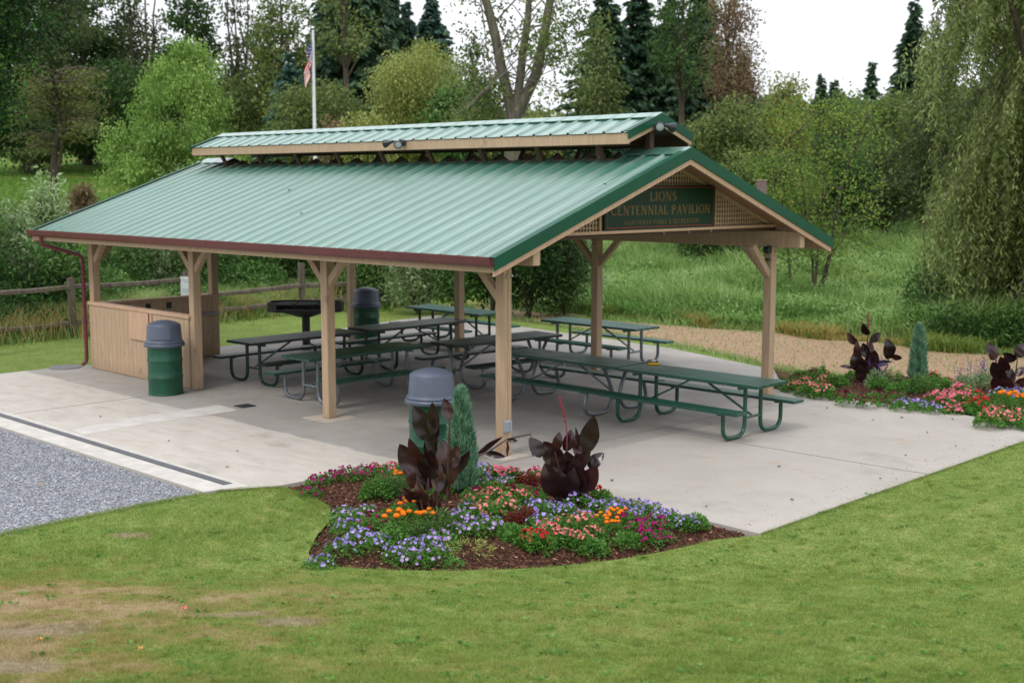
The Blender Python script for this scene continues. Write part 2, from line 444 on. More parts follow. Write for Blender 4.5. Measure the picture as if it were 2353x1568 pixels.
# foliage palettes
M['f_willow'] = foliage('willow_leaves', [C(78, 88, 42), C(108, 118, 58), C(144, 152, 84), C(174, 180, 112)], .42)
M['f_bright'] = foliage('bright_leaves', [C(62, 90, 38), C(96, 126, 56), C(130, 158, 80), C(160, 182, 106)], .42)
M['f_olive'] = foliage('olive_leaves', [C(50, 64, 32), C(76, 92, 48), C(102, 118, 64), C(132, 138, 82)], .35)
M['f_dark'] = foliage('dark_leaves', [C(30, 48, 24), C(46, 70, 34), C(66, 94, 46), C(92, 114, 58)], .35)
M['f_deep'] = foliage('deep_green_leaves', [C(16, 32, 14), C(26, 48, 20), C(42, 72, 30), C(84, 124, 54)], .4)
M['f_brown'] = foliage('brown_tinged_leaves', [C(84, 70, 54), C(112, 94, 72), C(134, 114, 88), C(112, 112, 68)], .3)
M['f_dim'] = foliage('dim_leaves', [C(44, 54, 34), C(64, 76, 46), C(86, 98, 60), C(92, 112, 62)], .3)
M['f_fir'] = foliage('fir_needles', [C(32, 50, 36), C(44, 68, 50), C(60, 86, 60), C(80, 104, 70)], .15)
M['f_firblue'] = foliage('blue_fir_needles', [C(34, 58, 50), C(48, 76, 66), C(66, 96, 80), C(86, 114, 92)], .15)
M['f_yellow'] = foliage('yellowing_leaves', [C(80, 92, 44), C(108, 118, 60), C(140, 142, 78), C(172, 162, 84)], .42)
M['f_sage'] = foliage('pale_willow_shrub_leaves', [C(70, 92, 56), C(102, 124, 80), C(136, 156, 110), C(170, 186, 146)], .35)
M['f_shrub'] = foliage('shrub_leaves', [C(34, 60, 26), C(58, 90, 42), C(88, 122, 60), C(134, 162, 98)], .4)
M['f_bed'] = foliage('bedding_leaves', [C(44, 78, 28), C(66, 108, 42), C(92, 138, 60), C(120, 160, 84)], .4)
M['f_weed'] = foliage('meadow_grass', [C(74, 102, 48), C(104, 134, 68), C(136, 162, 94), C(176, 192, 136)], .45)
M['f_dry'] = foliage('dry_grass', [C(112, 104, 56), C(146, 128, 78), C(168, 146, 100), C(120, 138, 70)], .35)
M['f_juniper'] = foliage('juniper_scales', [C(62, 100, 78), C(88, 128, 102), C(112, 150, 122), C(140, 172, 142)], .2)
M['f_canna'] = foliage('maroon_canna_leaf', [C(34, 16, 18), C(48, 22, 24), C(66, 30, 30), C(78, 52, 34)], .12, .3, .55, 1.0)
M['f_coleus'] = foliage('dark_red_coleus', [C(62, 22, 24), C(92, 32, 32), C(116, 48, 40), C(88, 70, 36)], .3)
def petal(name, cols, tr=.3):
    t = NT(name); a = t.n('ShaderNodeAttribute', attribute_name='v').outputs['Fac']
    return t.done(t.ramp(a, [(i/(len(cols)-1), c) for i, c in enumerate(cols)]), .6, spec=.2, transl=tr)
M['p_purple'] = petal('lavender_petals', [C(146, 120, 206), C(172, 148, 222), C(204, 186, 236)])
M['p_lilac'] = petal('striped_lilac_petals', [C(176, 140, 210), C(206, 184, 226), C(152, 110, 196)])
M['p_magenta'] = petal('magenta_petals', [C(140, 14, 92), C(176, 24, 116), C(112, 12, 66)])
M['p_wine'] = petal('wine_petals', [C(110, 14, 56), C(142, 24, 76), C(86, 14, 50)])
M['p_pink'] = petal('pink_petals', [C(226, 104, 138), C(240, 138, 158), C(218, 84, 112)])
M['p_coral'] = petal('coral_pink_petals', [C(232, 128, 130), C(240, 156, 152), C(222, 98, 110)])
M['p_red'] = petal('red_petals', [C(208, 24, 40), C(226, 40, 62), C(170, 14, 30)])
M['p_orange'] = petal('orange_petals', [C(246, 126, 8), C(252, 150, 24), C(232, 100, 4)])
M['p_salvia'] = petal('violet_spikes', [C(72, 54, 132), C(94, 76, 158), C(60, 44, 110)])
# ================================================================== GROUND
def grid_sheet(name, mat, x0, x1, y0, y1, nx, ny, zf, kind='structure', keep=None):
    xs = np.linspace(x0, x1, nx); ys = np.linspace(y0, y1, ny)
    X, Y = np.meshgrid(xs, ys); Z = zf(X, Y)
    V = np.stack([X, Y, Z], -1).reshape(-1, 3)
    i = np.arange(nx-1)[None, :]+np.arange(ny-1)[:, None]*nx
    q = np.stack([i, i+1, i+nx+1, i+nx], -1).reshape(-1, 4)
    if keep is not None:
        cx, cy = V[q].mean(1)[:, 0], V[q].mean(1)[:, 1]; q = q[keep(cx, cy)]
    me = npmesh(name, V, q.ravel(), np.arange(len(q))*4, smooth=True)
    return tag(link(name, me, mat), kind=kind)

def cuts(lo, hi, dense, n1, n2):
    return n1
# everything beyond the pavilion, out to the horizon
def ground_mesh():
    us = np.concatenate([np.linspace(-900, -70, 12)[:-1], np.linspace(-70, 70, 90), np.linspace(70, 900, 12)[1:]])
    vs = np.concatenate([np.linspace(-60, -4, 8)[:-1], np.linspace(-4, 40, 60), np.linspace(41, 140, 60), np.linspace(150, 1500, 14)])
    U, W = np.meshgrid(us, vs)
    X = CAM[0]+U*R2[0]+W*F2[0]; Y = CAM[1]+U*R2[1]+W*F2[1]
    Z = terrain(X, Y)-.16*(1-ss(28, 34, W))-.05
    V = np.stack([X, Y, Z], -1).reshape(-1, 3); nx = len(us)
    i = np.arange(nx-1)[None, :]+np.arange(len(vs)-1)[:, None]*nx
    q = np.stack([i, i+1, i+nx+1, i+nx], -1).reshape(-1, 4)
    me = npmesh('ground', V, q.ravel(), np.arange(len(q))*4, smooth=True)
    tag(link('ground', me, M['ground']), kind='structure')
ground_mesh()

def inpoly(px, py, poly):
    px = np.asarray(px); py = np.asarray(py); r = np.zeros(px.shape, bool); n = len(poly)
    for i in range(n):
        x1, y1 = poly[i]; x2, y2 = poly[(i+1) % n]
        c = ((y1 > py) != (y2 > py)) & (px < (x2-x1)*(py-y1)/((y2-y1) if y2 != y1 else 1e-9)+x1)
        r ^= c
    return r

BED = [(0.69, 2.98), (0.35, 3.02), (0.0, 3.03), (-.3, 3.08), (-.52, 3.18), (-.8, 3.38), (-.98, 3.58), (-1.2, 3.85), (-1.44, 4.10), (-1.65, 4.30), (-1.85, 4.40),
       (-2.1, 4.41), (-2.31, 4.35), (-2.6, 4.20), (-2.86, 4.0), (-3.12, 3.75), (-3.38, 3.41), (-3.6, 3.05), (-3.78, 2.68), (-3.92, 2.35), (-4.02, 2.01),
       (-4.1, 1.6), (-4.15, 1.2), (-4.2, .72), (-.62, .66), (.66, 1.9)]
SLAB = [(11.42, 3.76), (1.03, 3.76), (1.0, 3.55), (.69, 2.98), (.66, 1.9), (-.62, .66), (-4.37, .75), (-4.37, -7.0), (-4.37, -6.85), (.3, -7.06), (1.67, -8.85), (4.87, -9.93), (9.36, -10.5),
        (13.4, -10.9), (13.2, -9.3), (12.7, -7.1), (11.8, -3.0), (11.3, -.1), (11.45, .4)]
SLAB = [p for p in SLAB if p != (-4.37, -7.0)]
# concrete slab with a real edge
def prism(name, poly, z0, z1, mat, kind='structure', parent=None):
    a = sum(poly[i][0]*poly[(i+1) % len(poly)][1]-poly[(i+1) % len(poly)][0]*poly[i][1] for i in range(len(poly)))
    if a < 0: poly = poly[::-1]
    m = MB(); m.loft([[(x, y, z0) for x, y in poly], [(x, y, z1) for x, y in poly]])
    o = m.build(name, mat, parent)
    return tag(o, kind=kind) if kind else o
FARSLAB = [(-5.9, .75), (-4.37, .75), (-4.37, -6.85), (-5.9, -6.8)]
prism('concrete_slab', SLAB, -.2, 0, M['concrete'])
prism('concrete_slab_kerb', [(11.42, 3.762), (1.03, 3.762), (1.0, 3.55), (.9, 3.24), (11.42, 3.18)], .0, .006, M['concrete_light'])
prism('concrete_patch_strip', [(5.16, .62), (5.78, .58), (5.72, 2.2), (5.5, 3.17), (5.05, 3.17), (5.18, 2.2)], 0, .004, M['concrete_light'])
for k, (x, y) in enumerate([(3.666, 0), (0, 0), (0, -6.06), (3.666, -6.06)]):
    s = [.3, .24, .22, .22][k]
    prism('concrete_post_pad', [(x-s, y-s), (x+s, y-s*.9), (x+s*.96, y+s), (x-s*.95, y+s*.97)], 0, .004, M['concrete_pad'])
for pts in ([(-.3, -2.73), (-4.36, -2.86)], [(4.2, -4.08), (-.3, -2.73)][:0], [(7.3, 3.17), (7.35, .4)], [(-.3, .5), (-.34, -6.9)], [(3.6, -.4), (3.7, -6.0)]):
    if pts:
        m = MB(); m.bar((*pts[0], .001), (*pts[1], .001), .012, .004); tag(m.build('slab_joint', M['groove']), kind='structure')

# gravel drive
prism('gravel_drive', [(1.0, 3.766), (16, 3.766), (30, 6), (30, 14), (1.0, 14), (1.02, 8), (.97, 6.1), (1.05, 5.2), (1.0, 4.6), (1.08, 4.1)], -.2, -.03, M['gravel'])
n = 26000
gx = rng.uniform(.95, 8.5, n); gy = 3.80+rng.random(n)**1.3*5.2
def scatter_stones(name, P, sz, mat, flat=.6, kind='stuff', label=None, cat=None):
    n = len(P)
    base = np.array([[1, 0, 0], [.1, 1, .1], [-1, .1, 0], [0, -1, -.1], [.1, .1, 1], [0, 0, -1]], float)*.5
    a = rng.uniform(0, 2*math.pi, n); s = sz*rng.uniform(.5, 1.35, (n, 1)); st = rng.uniform(.6, 1.3, (n, 3)); st[:, 2] *= flat
    B = base[None]*st[:, None]*s[:, :, None]
    ca, sa = np.cos(a)[:, None], np.sin(a)[:, None]
    tilt = rng.uniform(-.5, .5, n)[:, None]
    X = B[..., 0]*ca-B[..., 1]*sa; Y = B[..., 0]*sa+B[..., 1]*ca; Z = B[..., 2]+B[..., 0]*tilt*.5
    V = (np.stack([X, Y, Z], -1)+P[:, None]).reshape(-1, 3)
    t = np.array([[0, 1, 4], [1, 2, 4], [2, 3, 4], [3, 0, 4], [1, 0, 5], [2, 1, 5], [3, 2, 5], [0, 3, 5]])
    q = (t[None]+np.arange(n)[:, None, None]*6).reshape(-1, 3)
    me = npmesh(name, V, q.ravel(), np.arange(len(q))*3, {'v': np.repeat(rng.random(n), 8)})
    return tag(link(name, me, mat), label, cat, kind=kind)
scatter_stones('gravel', np.stack([gx, gy, np.full(n, -.026)], -1), .026, M['stone'], kind='stuff', label='loose grey gravel filling the drive beside the pale kerb', cat='gravel')

# lawn: from the viewer down to the slab, drive and bed
def lawn_keep(x, y):
    v = (x-CAM[0])*F2[0]+(y-CAM[1])*F2[1]
    return (v < 30)
LAWNEDGE = [(1.0, 3.74), (1.05, 4.1), (.98, 4.6), (1.03, 5.2), (.95, 6.1), (1.0, 8), (.98, 14), (-30, 30), (-50, 0), (-30, -30), (-4.37, -30), (-4.3, -9.3), (-4.38, -6.86), (-4.36, -3), (-4.38, .74),
            (-4.14, 1.2), (-4.09, 1.6), (-4.01, 2.01), (-3.91, 2.35), (-3.77, 2.68), (-3.59, 3.05), (-3.37, 3.40), (-3.11, 3.74), (-2.85, 3.99), (-2.59, 4.19), (-2.31, 4.34), (-2.1, 4.40),
            (-1.86, 4.39), (-1.66, 4.29), (-1.45, 4.09), (-1.21, 3.84), (-.99, 3.57), (-.81, 3.37), (-.53, 3.17), (-.31, 3.07), (0, 3.02), (.35, 3.0), (.69, 2.98)]
def lawn_mesh():
    nx, ny = 260, 260
    xs = np.linspace(-24, 1.1, nx); ys = np.linspace(-14, 17, ny)
    X, Y = np.meshgrid(xs, ys)
    Z = terrain(X, Y)+.012
    V = np.stack([X, Y, Z], -1).reshape(-1, 3)
    i = np.arange(nx-1)[None, :]+np.arange(ny-1)[:, None]*nx
    q = np.stack([i, i+1, i+nx+1, i+nx], -1).reshape(-1, 4)
    ins = inpoly(V[:, 0], V[:, 1], LAWNEDGE)
    # border vertices are pulled onto the outline so the edge is not stepped
    k = ins[q].any(1); q = q[k]
    out = np.unique(q.ravel()); out = out[~ins[out]]
    P = np.array(LAWNEDGE); A = P; B = np.roll(P, -1, 0); AB = B-A
    for o in out:
        pt = V[o, :2]; t = np.clip(((pt-A)*AB).sum(1)/((AB**2).sum(1)+1e-9), 0, 1); c = A+AB*t[:, None]
        j = np.argmin(((c-pt)**2).sum(1)); V[o, :2] = c[j]
    V[:, 2] = terrain(V[:, 0], V[:, 1])+.012
    me = npmesh('lawn', V, q.ravel(), np.arange(len(q))*4, smooth=True)
    tag(link('lawn', me, M['lawn']), kind='structure')
lawn_mesh()

def blades(name, P, h, w, lean, mat, label, cat, kind='stuff', val=None, two=False):
    """grass blades: one (or two) tapering faces each, at points P, heights h"""
    n = len(P); a = rng.uniform(0, 2*math.pi, n); w = np.broadcast_to(w, n)
    d = np.stack([np.cos(a), np.sin(a), np.zeros(n)], -1)*w[:, None]*.5
    b = rng.uniform(0, 2*math.pi, n); l = rng.random(n)*lean
    L = np.stack([np.cos(b), np.sin(b), np.zeros(n)], -1)*(h*l)[:, None]
    tip = P+L*1.4+np.stack([0*h, 0*h, h*np.sqrt(np.clip(1-l*l*.5, .1, 1))], -1)
    if not two:
        V = np.stack([P-d, P+d, tip], 1).reshape(-1, 3); q = np.arange(n*3)
        me = npmesh(name, V, q, np.arange(n)*3, {'v': rng.random(n) if val is None else val, 'c': rng.random(n)})
    else:
        mid = P+L*.35+np.stack([0*h, 0*h, h*.6], -1)
        V = np.stack([P-d, P+d, mid+d*.9, mid-d*.9, tip], 1).reshape(-1, 3)
        i0 = np.arange(n)*5
        loops = np.stack([i0, i0+1, i0+2, i0+3, i0+3, i0+2, i0+4], -1).ravel()
        st = np.stack([np.arange(n)*7, np.arange(n)*7+4], -1).ravel()
        vv = rng.random(n) if val is None else val
        cc = .5+.5*np.sin(P[:, 0]*.9+np.cos(P[:, 1]*.7)*2)*np.sin(P[:, 1]*.8+P[:, 0]*.3)
        me = npmesh(name, V, loops, st, {'v': np.repeat(vv, 2), 'c': np.repeat(np.clip(cc+rng.normal(0, .12, n), 0, 1), 2)})
    return tag(link(name, me, mat), label, cat, kind=kind)

def uvpts(n, u0, u1, v0, v1, pw=1.0):
    v = v0+(v1-v0)*rng.random(n)**pw; u = rng.uniform(u0, u1, n)*1.0
    return u, v
n = 640000
v = 6.0+(18.5-6.0)*rng.random(n)**1.5
u = rng.uniform(-.60, .60, n)*v
X = CAM[0]+F2[0]*v+R2[0]*u; Y = CAM[1]+F2[1]*v+R2[1]*u
jx = X+rng.normal(0, .02, n); jy = Y+rng.normal(0, .02, n)
k = inpoly(jx, jy, LAWNEDGE) & (X < 1.06); X, Y, v = X[k], Y[k], v[k]
bare = np.zeros(len(X))
for x0, y0, r0, s0 in BARE:
    dx = ((X-x0)*R2[0]+(Y-y0)*R2[1])/(r0*s0); dy = ((X-x0)*F2[0]+(Y-y0)*F2[1])/r0; bare = np.maximum(bare, np.clip(1.25-np.hypot(dx, dy), 0, 1))
kk = rng.random(len(X)) > bare*.9; X, Y, v = X[kk], Y[kk], v[kk]
Z = terrain(X, Y)+.008
tuft = .5+.5*np.sin(X*7.1+np.sin(Y*5.3)*1.7)*np.sin(Y*6.3+np.sin(X*4.1)*1.9)
edge = np.clip(1.5-np.abs(X+.2)*1.1, 0, 1)*(Y > 2.9)
h = rng.uniform(.014, .032, len(X))*(.6+.8*tuft)*(1+.7*edge)
blades('lawn_grass', np.stack([X, Y, Z], -1), h, .0042+.0012*rng.random(len(X))+.00022*v, .8, M['blade'], 'short mown grass blades covering the lawn around the bed', 'grass')
nt_ = 1500; ti = rng.integers(0, len(X), nt_); tx, ty = X[ti], Y[ti]; per = 46
ang = rng.uniform(0, 6.28, (nt_, per)); rr = rng.uniform(.02, .075, (nt_, 1))*np.sqrt(rng.random((nt_, per)))
TX = (tx[:, None]+rr*np.cos(ang)).ravel(); TY = (ty[:, None]+rr*np.sin(ang)).ravel(); kk = inpoly(TX, TY, LAWNEDGE); TX, TY = TX[kk], TY[kk]
blades('grass_tufts', np.stack([TX, TY, terrain(TX, TY)+.006], -1), rng.uniform(.025, .055, len(TX)), .0065, .9, M['blade'], 'thicker darker tufts of grass standing up out of the mown lawn', 'grass')
nw = 420; ti = rng.integers(0, len(X), nw); wx, wy = X[ti], Y[ti]; per = 9; a_ = rng.uniform(0, 6.28, (nw, per)); 
P_ = np.stack([(wx[:, None]+.012*np.cos(a_)).ravel(), (wy[:, None]+.012*np.sin(a_)).ravel(), np.zeros(nw*per)], -1); P_[:, 2] = terrain(P_[:, 0], P_[:, 1])+.028
WEED = (P_, np.stack([np.cos(a_).ravel(), np.sin(a_).ravel(), np.full(nw*per, .25)], -1), rng.uniform(.02, .05, nw*per), np.repeat(rng.random(nw), per))
# ragged grass along the slab and drive edges
def along(poly, n, spread):
    P = np.array(poly, float); seg = np.diff(P, axis=0); L = np.linalg.norm(seg, axis=1); c = np.cumsum(L)/L.sum()
    t = rng.random(n); i = np.searchsorted(c, t); i = np.clip(i, 0, len(seg)-1)
    p = P[i]+seg[i]*rng.random((n, 1)); return p+rng.normal(0, spread, (n, 2))
e = np.concatenate([along([(1.02, 3.6), (.69, 3.0), (.1, 3.05), (-.5, 3.2)], 5000, .035), along([(1.0, 3.75), (1.05, 4.2), (1.0, 8)], 9000, .05), along([(-4.38, .7), (-4.38, -7)], 9000, .025)])
blades('edge_grass', np.stack([e[:, 0], e[:, 1], terrain(e[:, 0], e[:, 1])], -1), rng.uniform(.02, .055, len(e)), .005, .9, M['blade'], 'ragged longer grass along the concrete and gravel edges', 'grass')

# sand / wood chip walk behind the pavilion, dry strip
SAND = [(13.5, -12.2), (10.5, -11.75), (7.57, -11.06), (6.0, -10.75), (4.51, -10.35), (3.4, -9.95), (2.21, -9.4), (1.0, -8.95), (.0, -8.9), (-2, -9.6), (-4.4, -9.4), (-7, -10.5), (-7, -12.4), (-4, -13.1), (-1.7, -13.6),
        (.0, -14.3), (1.9, -14.8), (3.76, -14.5), (5.8, -13.9), (8, -13.5), (10.2, -13.2), (12.5, -13.6), (15, -13.4)]
prism('sand_path', SAND, -.2, -.022, M['sand'])
prism('meadow_bare_ground', [(15, -13.4), (12.5, -13.6), (10.2, -13.2), (10.8, -14.6), (14, -15.4)], -.2, -.03, M['sand'])
# back turf strips
def disk(n, poly, margin=0):
    P = np.array(poly); x0, y0 = P.min(0); x1, y1 = P.max(0)
    x = rng.uniform(x0, x1, n*3); y = rng.uniform(y0, y1, n*3); k = inpoly(x, y, poly)
    return x[k][:n], y[k][:n]
BACK = [(11.5, 3.6), (11.5, .3), (11.4, -.1), (11.9, -3.1), (12.8, -7.2), (13.5, -11), (9.3, -10.7), (4.8, -10.1), (1.7, -9.0), (2.2, -9.4), (4.5, -10.4), (7.6, -11.1), (13.5, -12.0), (19, -12), (19.0, -2.5), (16.8, -.2), (16.5, 6)]
x, y = disk(90000, BACK)
blades('back_turf', np.stack([x, y, np.full(len(x), -.2)+.04+.1], -1), rng.uniform(.02, .05, len(x)), .009, .8, M['blade'], 'thin mown turf between the slab and the rail fence', 'grass')
prism('back_turf_ground', BACK, -.25, -.035, M['lawn'])
x, y = disk(5200, SAND)
blades('path_weeds', np.stack([x, y, np.full(len(x), -.02)], -1), rng.uniform(.02, .07, len(x)), .02, .9, M['f_weed'], 'small green weeds dotted over the sandy walk', 'weeds')

se = along(SAND+[SAND[0]], 15000, .13)
se = se[~inpoly(se[:, 0], se[:, 1], SLAB)]
blades('path_edge_grass', np.stack([se[:, 0], se[:, 1], np.full(len(se), -.03)], -1), rng.uniform(.03, .13, len(se)), .014, .9, M['f_weed'], 'ragged grass tufts along both edges of the sandy walk', 'grass')
db = along([(-4.25, .6), (-4.25, -6.8), (.2, -7.0), (1.6, -8.8), (5, -9.8)], 420, .22); db = db[inpoly(db[:, 0], db[:, 1], SLAB)]
db2 = np.stack([rng.uniform(-4.3, 11, 260), rng.uniform(-6.9, 3.6, 260)], -1); db2 = db2[inpoly(db2[:, 0], db2[:, 1], SLAB)]; db = np.concatenate([db, db2])
scatter_stones('slab_debris', np.stack([db[:, 0], db[:, 1], np.full(len(db), .004)], -1), .012, M['chip'], .4, 'stuff', 'tiny specks of bark and grit blown over the concrete slab', 'debris')
# hill path at the back left and far shore path
def ribbon(name, pts, w, mat, dz=.03):
    P = np.array(pts, float); m = []; V = []; 
    for i, p in enumerate(P):
        d = P[min(i+1, len(P)-1)]-P[max(i-1, 0)]; d /= np.linalg.norm(d); nn = np.array([-d[1], d[0]])
        for s in (-1, 1):
            q = p+nn*s*w/2; V.append((q[0], q[1], float(terrain(q[0], q[1]))+dz))
    q = [[2*i, 2*i+1, 2*i+3, 2*i+2] for i in range(len(P)-1)]
    me = npmesh(name, V, np.array(q).ravel(), np.arange(len(q))*4); return tag(link(name, me, mat), kind='structure')
M['asphalt'] = painted('old_asphalt_path', C(128, 128, 122), .9, .1, 3, spec=.2)
ribbon('hill_path', [at(x, d)[:2] for x, d in ((-200, 57), (-60, 57.5), (60, 58.5), (160, 60), (280, 63), (420, 67))], 1.3, M['asphalt'], .06)
ribbon('shore_path', [at(x, d)[:2] for x, d in ((1900, 74), (2000, 76), (2100, 79), (2200, 83), (2352, 88))], 2.0, M['asphalt'], .08)

# ================================================================== PAVILION
PAV = tag(empty('pavilion', (5.5, -3.0, 0)), 'open picnic pavilion with green metal roof, raised ridge vent and tan timber posts', 'pavilion')
OFF = np.array([5.5, -3.0, 0])
def pbuild(mb, name, mat, smooth=False, parent=None):
    mb.v = [(x-5.5, y+3.0, z) for x, y, z in mb.v]
    return mb.build(name, mat, parent or PAV, smooth)
S = .3566                                     # slope of the roof
W2 = 3.03
def zr(y): return 3.955-S*abs(y+W2)           # top of the roof skin
PX = [0, 3.666, 7.333, 10.85]
H = .075
for y in (0, -6.06):
    for i, x in enumerate(PX):
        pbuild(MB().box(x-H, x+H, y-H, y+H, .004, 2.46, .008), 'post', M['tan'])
pbuild(MB().box(10.85-H, 10.85+H, -2.62, -2.47, .0, 2.72, .006), 'post', M['tan'])
# longitudinal beams and eave
for y in (0, -6.06):
    pbuild(MB().box(-.58, 11.6, y-.066, y+.066, 2.462, 2.72, .008), 'beam', M['tan'])
# knee braces along the beams
def brace(x, y, dx, dy, L=.46):
    q_ = MB(); cy = y+(.078 if dy == 0 else 0); cx = x-(.078 if dy else 0)
    for zz in (2.39,): q_.lathe([(0, -.004), (.012, -.004), (.012, .006), (0, .007)], 8); q_.v[-32:] = [((x+p[0]*1.0, cy+p[2], zz+p[1]) if dy == 0 else (cx-p[2], y+p[0], zz+p[1])) for p in q_.v[-32:]]
    pbuild(q_, 'bolt', M['iron_grey'])
    s = -H*.2
    p = (x+dx*(H-.01), y+dy*(H-.01), 2.02); q = (x+dx*(H+L), y+dy*(H+L), 2.02+L+.02)
    m = MB(); m.bar(p, q, .085, .10, up=(-dx, -dy, 1)); return pbuild(m, 'knee_brace', M['tan'])
for y in (0, -6.06):
    for i, x in enumerate(PX):
        for dx in (-1, 1):
            if (i == 0 and dx < 0) or (i == 3 and dx > 0): continue
            brace(x, y, dx, 0)
brace(0, -6.06, 0, 1)
brace(10.85, 0, 0, -1); brace(10.85, -6.06, 0, 1)
# trusses (bottom chord, top chords, king post, webs)
def truss(x, yb=.05, name='truss', mat='brown'):
    m = MB()
    m.box(x-.02, x+.02, -6.12, .06, 2.722, 2.80)
    for s in (1, -1):
        y1 = -W2+s*3.7
        m.bar((x, y1, zr(y1)-.12), (x, -W2+s*.02, zr(-W2)-.12), .04, .09, up=(0, 0, 1))
        m.bar((x, -W2+s*1.75, zr(-W2+s*1.75)-.16), (x, -W2+s*.9, 2.80), .035, .07)
        m.bar((x, -W2+s*.9, 2.80), (x, -W2+s*.03, 3.75), .035, .07)
    # plywood gusset at the apex
    y = -W2
    m.loft([[(x-.028, y-.36, 3.72), (x-.028, y+.36, 3.72), (x-.028, y, 3.92)], [(x-.022+.05, y-.36, 3.72), (x+.028, y+.36, 3.72), (x+.028, y, 3.92)]])
    return pbuild(m, name, M[mat])
x = .65
while x < 11.0:
    truss(x); x += .61
# roof skin
def skin(x0, x1, top_fn, side, pitch=.337):
    """ribbed sheet; profile across x, running up the slope"""
    xs = []
    k = math.floor(x0/pitch)
    while k*pitch < x1+pitch:
        c = k*pitch
        for dx, h in ((-.030, 0), (-.016, .034), (.016, .034), (.030, 0), (.106, 0), (.113, .007), (.123, .007), (.130, 0), (.207, 0), (.214, .007), (.224, .007), (.231, 0)):
            xs.append((c+dx, h))
        k += 1
    xs = [(a, h) for a, h in xs if x0 < a < x1]; xs = [(x0, 0)]+xs+[(x1, 0)]
    V = []; 
    rows = 14
    for a, h in xs:
        yt = top_fn(a)
        for j in range(rows+1):
            t = j/rows; d = 3.80*(1-t)+abs(yt+W2)*t
            V.append((a, -W2+side*d, 3.955-S*d+h-.028))
    n = len(xs); q = []
    for i in range(n-1):
        for j in range(rows):
            a = i*(rows+1)+j; b = a+rows+1
            q.append([a, b, b+1, a+1] if side > 0 else [a, a+1, b+1, b])
    V = np.array(V)-OFF
    me = npmesh('roof_sheet', V, np.array(q).ravel(), np.arange(len(q))*4)
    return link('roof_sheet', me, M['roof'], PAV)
OPEN0, OPEN1 = .42, 10.72
for side in (1, -1):
    skin(-.63, OPEN0, lambda a: -W2+side*.02, side); skin(OPEN0, OPEN1, lambda a: -W2+side*.33, side); skin(OPEN1, 11.70, lambda a: -W2+side*.02, side)
m = MB()
k = 0
while k*.337 < 11.6:
    for d in (3.72, 2.95, 2.2, 1.45, .7):
        x = k*.337+.045; 
        if x > -.6: m.lathe([(.009, zr(-W2+d)-.030), (.009, zr(-W2+d)-.014), (0, zr(-W2+d)-.013)], 6, (x, -W2+d))
    k += 1
so_ = pbuild(m, 'roof_screws', M['chrome']); so_['kind'] = 'stuff'
# deck under the skin
for side in (1, -1):
    for x0, x1, d1 in ((-.60, OPEN0, .01), (OPEN0, OPEN1, .31), (OPEN1, 11.66, .01)):
        m = MB(); a, b = 3.76, d1
        m.loft([[(x, -W2+side*d, 3.955-S*d-o) for d, o in ((a, .036), (b, .036), (b, .052), (a, .052))] for x in (x0, x1)])
        pbuild(m, 'roof_deck', M['brown'])
# ridge caps at both ends
for x0, x1 in ((-.64, OPEN0), (OPEN1, 11.71)):
    m = MB()
    m.loft([[(x, -W2+d, 3.955-S*abs(d)+.008+o) for d, o in ((-.24, 0), (-.235, -.012), (0, -.004), (.235, -.012), (.24, 0), (0, .010))] for x in (x0, x1)])
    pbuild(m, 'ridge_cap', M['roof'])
# rake trims: green angle with tan board under it
for xe, sx in ((-.655, 1), (11.715, -1)):
    for side in (1, -1):
        m = MB(); a, b = 3.83, 0
        m.loft([[(xe+sx*o, -W2+side*d, 3.955-S*d+zo) for d, zo in ((a, .012), (b, .012), (b, -.15), (a, -.15))] for o in (0, .02)])
        m.loft([[(xe+sx*o, -W2+side*d, 3.955-S*d+zo) for d, zo in ((a, .012), (b, .012), (b, .002), (a, .002))] for o in (0.0201, .11)])
        pbuild(m, 'rake_trim', M['green_trim'])
        m = MB(); m.loft([[(xe+sx*o, -W2+side*d, 3.955-S*d+zo) for d, zo in ((a-.02, -.035), (b, -.035), (b, -.225), (a-.02, -.225))] for o in (.022, .06)])
        pbuild(m, 'rake_board', M['tan2'])
# soffit of the gable overhangs (purlin ends)
for d in (.6, 1.4, 2.2, 3.0):
    for side in (1, -1):
        for x0, x1 in ((-.59, -.1), (11.1, 11.65)):
            m = MB(); y = -W2+side*d; m.box(x0, x1, y-.02, y+.02, zr(y)-.15, zr(y)-.06); pass
for side in (1, -1):
    for x0, x1 in ((-.592, -.05), (11.13, 11.65)):
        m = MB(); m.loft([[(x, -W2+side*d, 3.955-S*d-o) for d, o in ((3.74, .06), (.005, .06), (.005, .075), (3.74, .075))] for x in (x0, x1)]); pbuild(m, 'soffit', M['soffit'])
# eaves: fascia board + gutter
for side in (1, -1):
    ye = -W2+side*3.80
    m = MB(); m.box(-.6, 11.66, ye-(.04 if side > 0 else 0), ye+(0 if side > 0 else .04), 2.41, 2.575, .004); pbuild(m, 'fascia_board', M['tan'])
    y0 = ye+side*.004
    prof = [(0, 2.60), (0, 2.485), (.075, 2.485), (.10, 2.52), (.125, 2.595), (.125, 2.607), (.113, 2.607), (.112, 2.595), (.09, 2.53), (.065, 2.497), (.012, 2.497), (.012, 2.60)]
    if side < 0: prof = prof
    m = MB(); m.loft([[(x, y0+side*a, z) for a, z in prof] for x in ((-.64 if side > 0 else -.50), 11.70)])
    pbuild(m, 'gutter', M['gutter'])
# downspout at the far left corner
m = MB()
pts = [(11.22, .83, 2.48), (11.22, .83, 2.38), (11.21, .79, 2.33), (11.02, .22, 2.14), (10.99, .17, 2.10), (10.985, .155, 2.02), (10.985, .15, .2), (10.985, .165, .12), (11.0, .24, .06)]
m.tube(pts, .036, 8); pbuild(m, 'downspout', M['downpipe'], True)
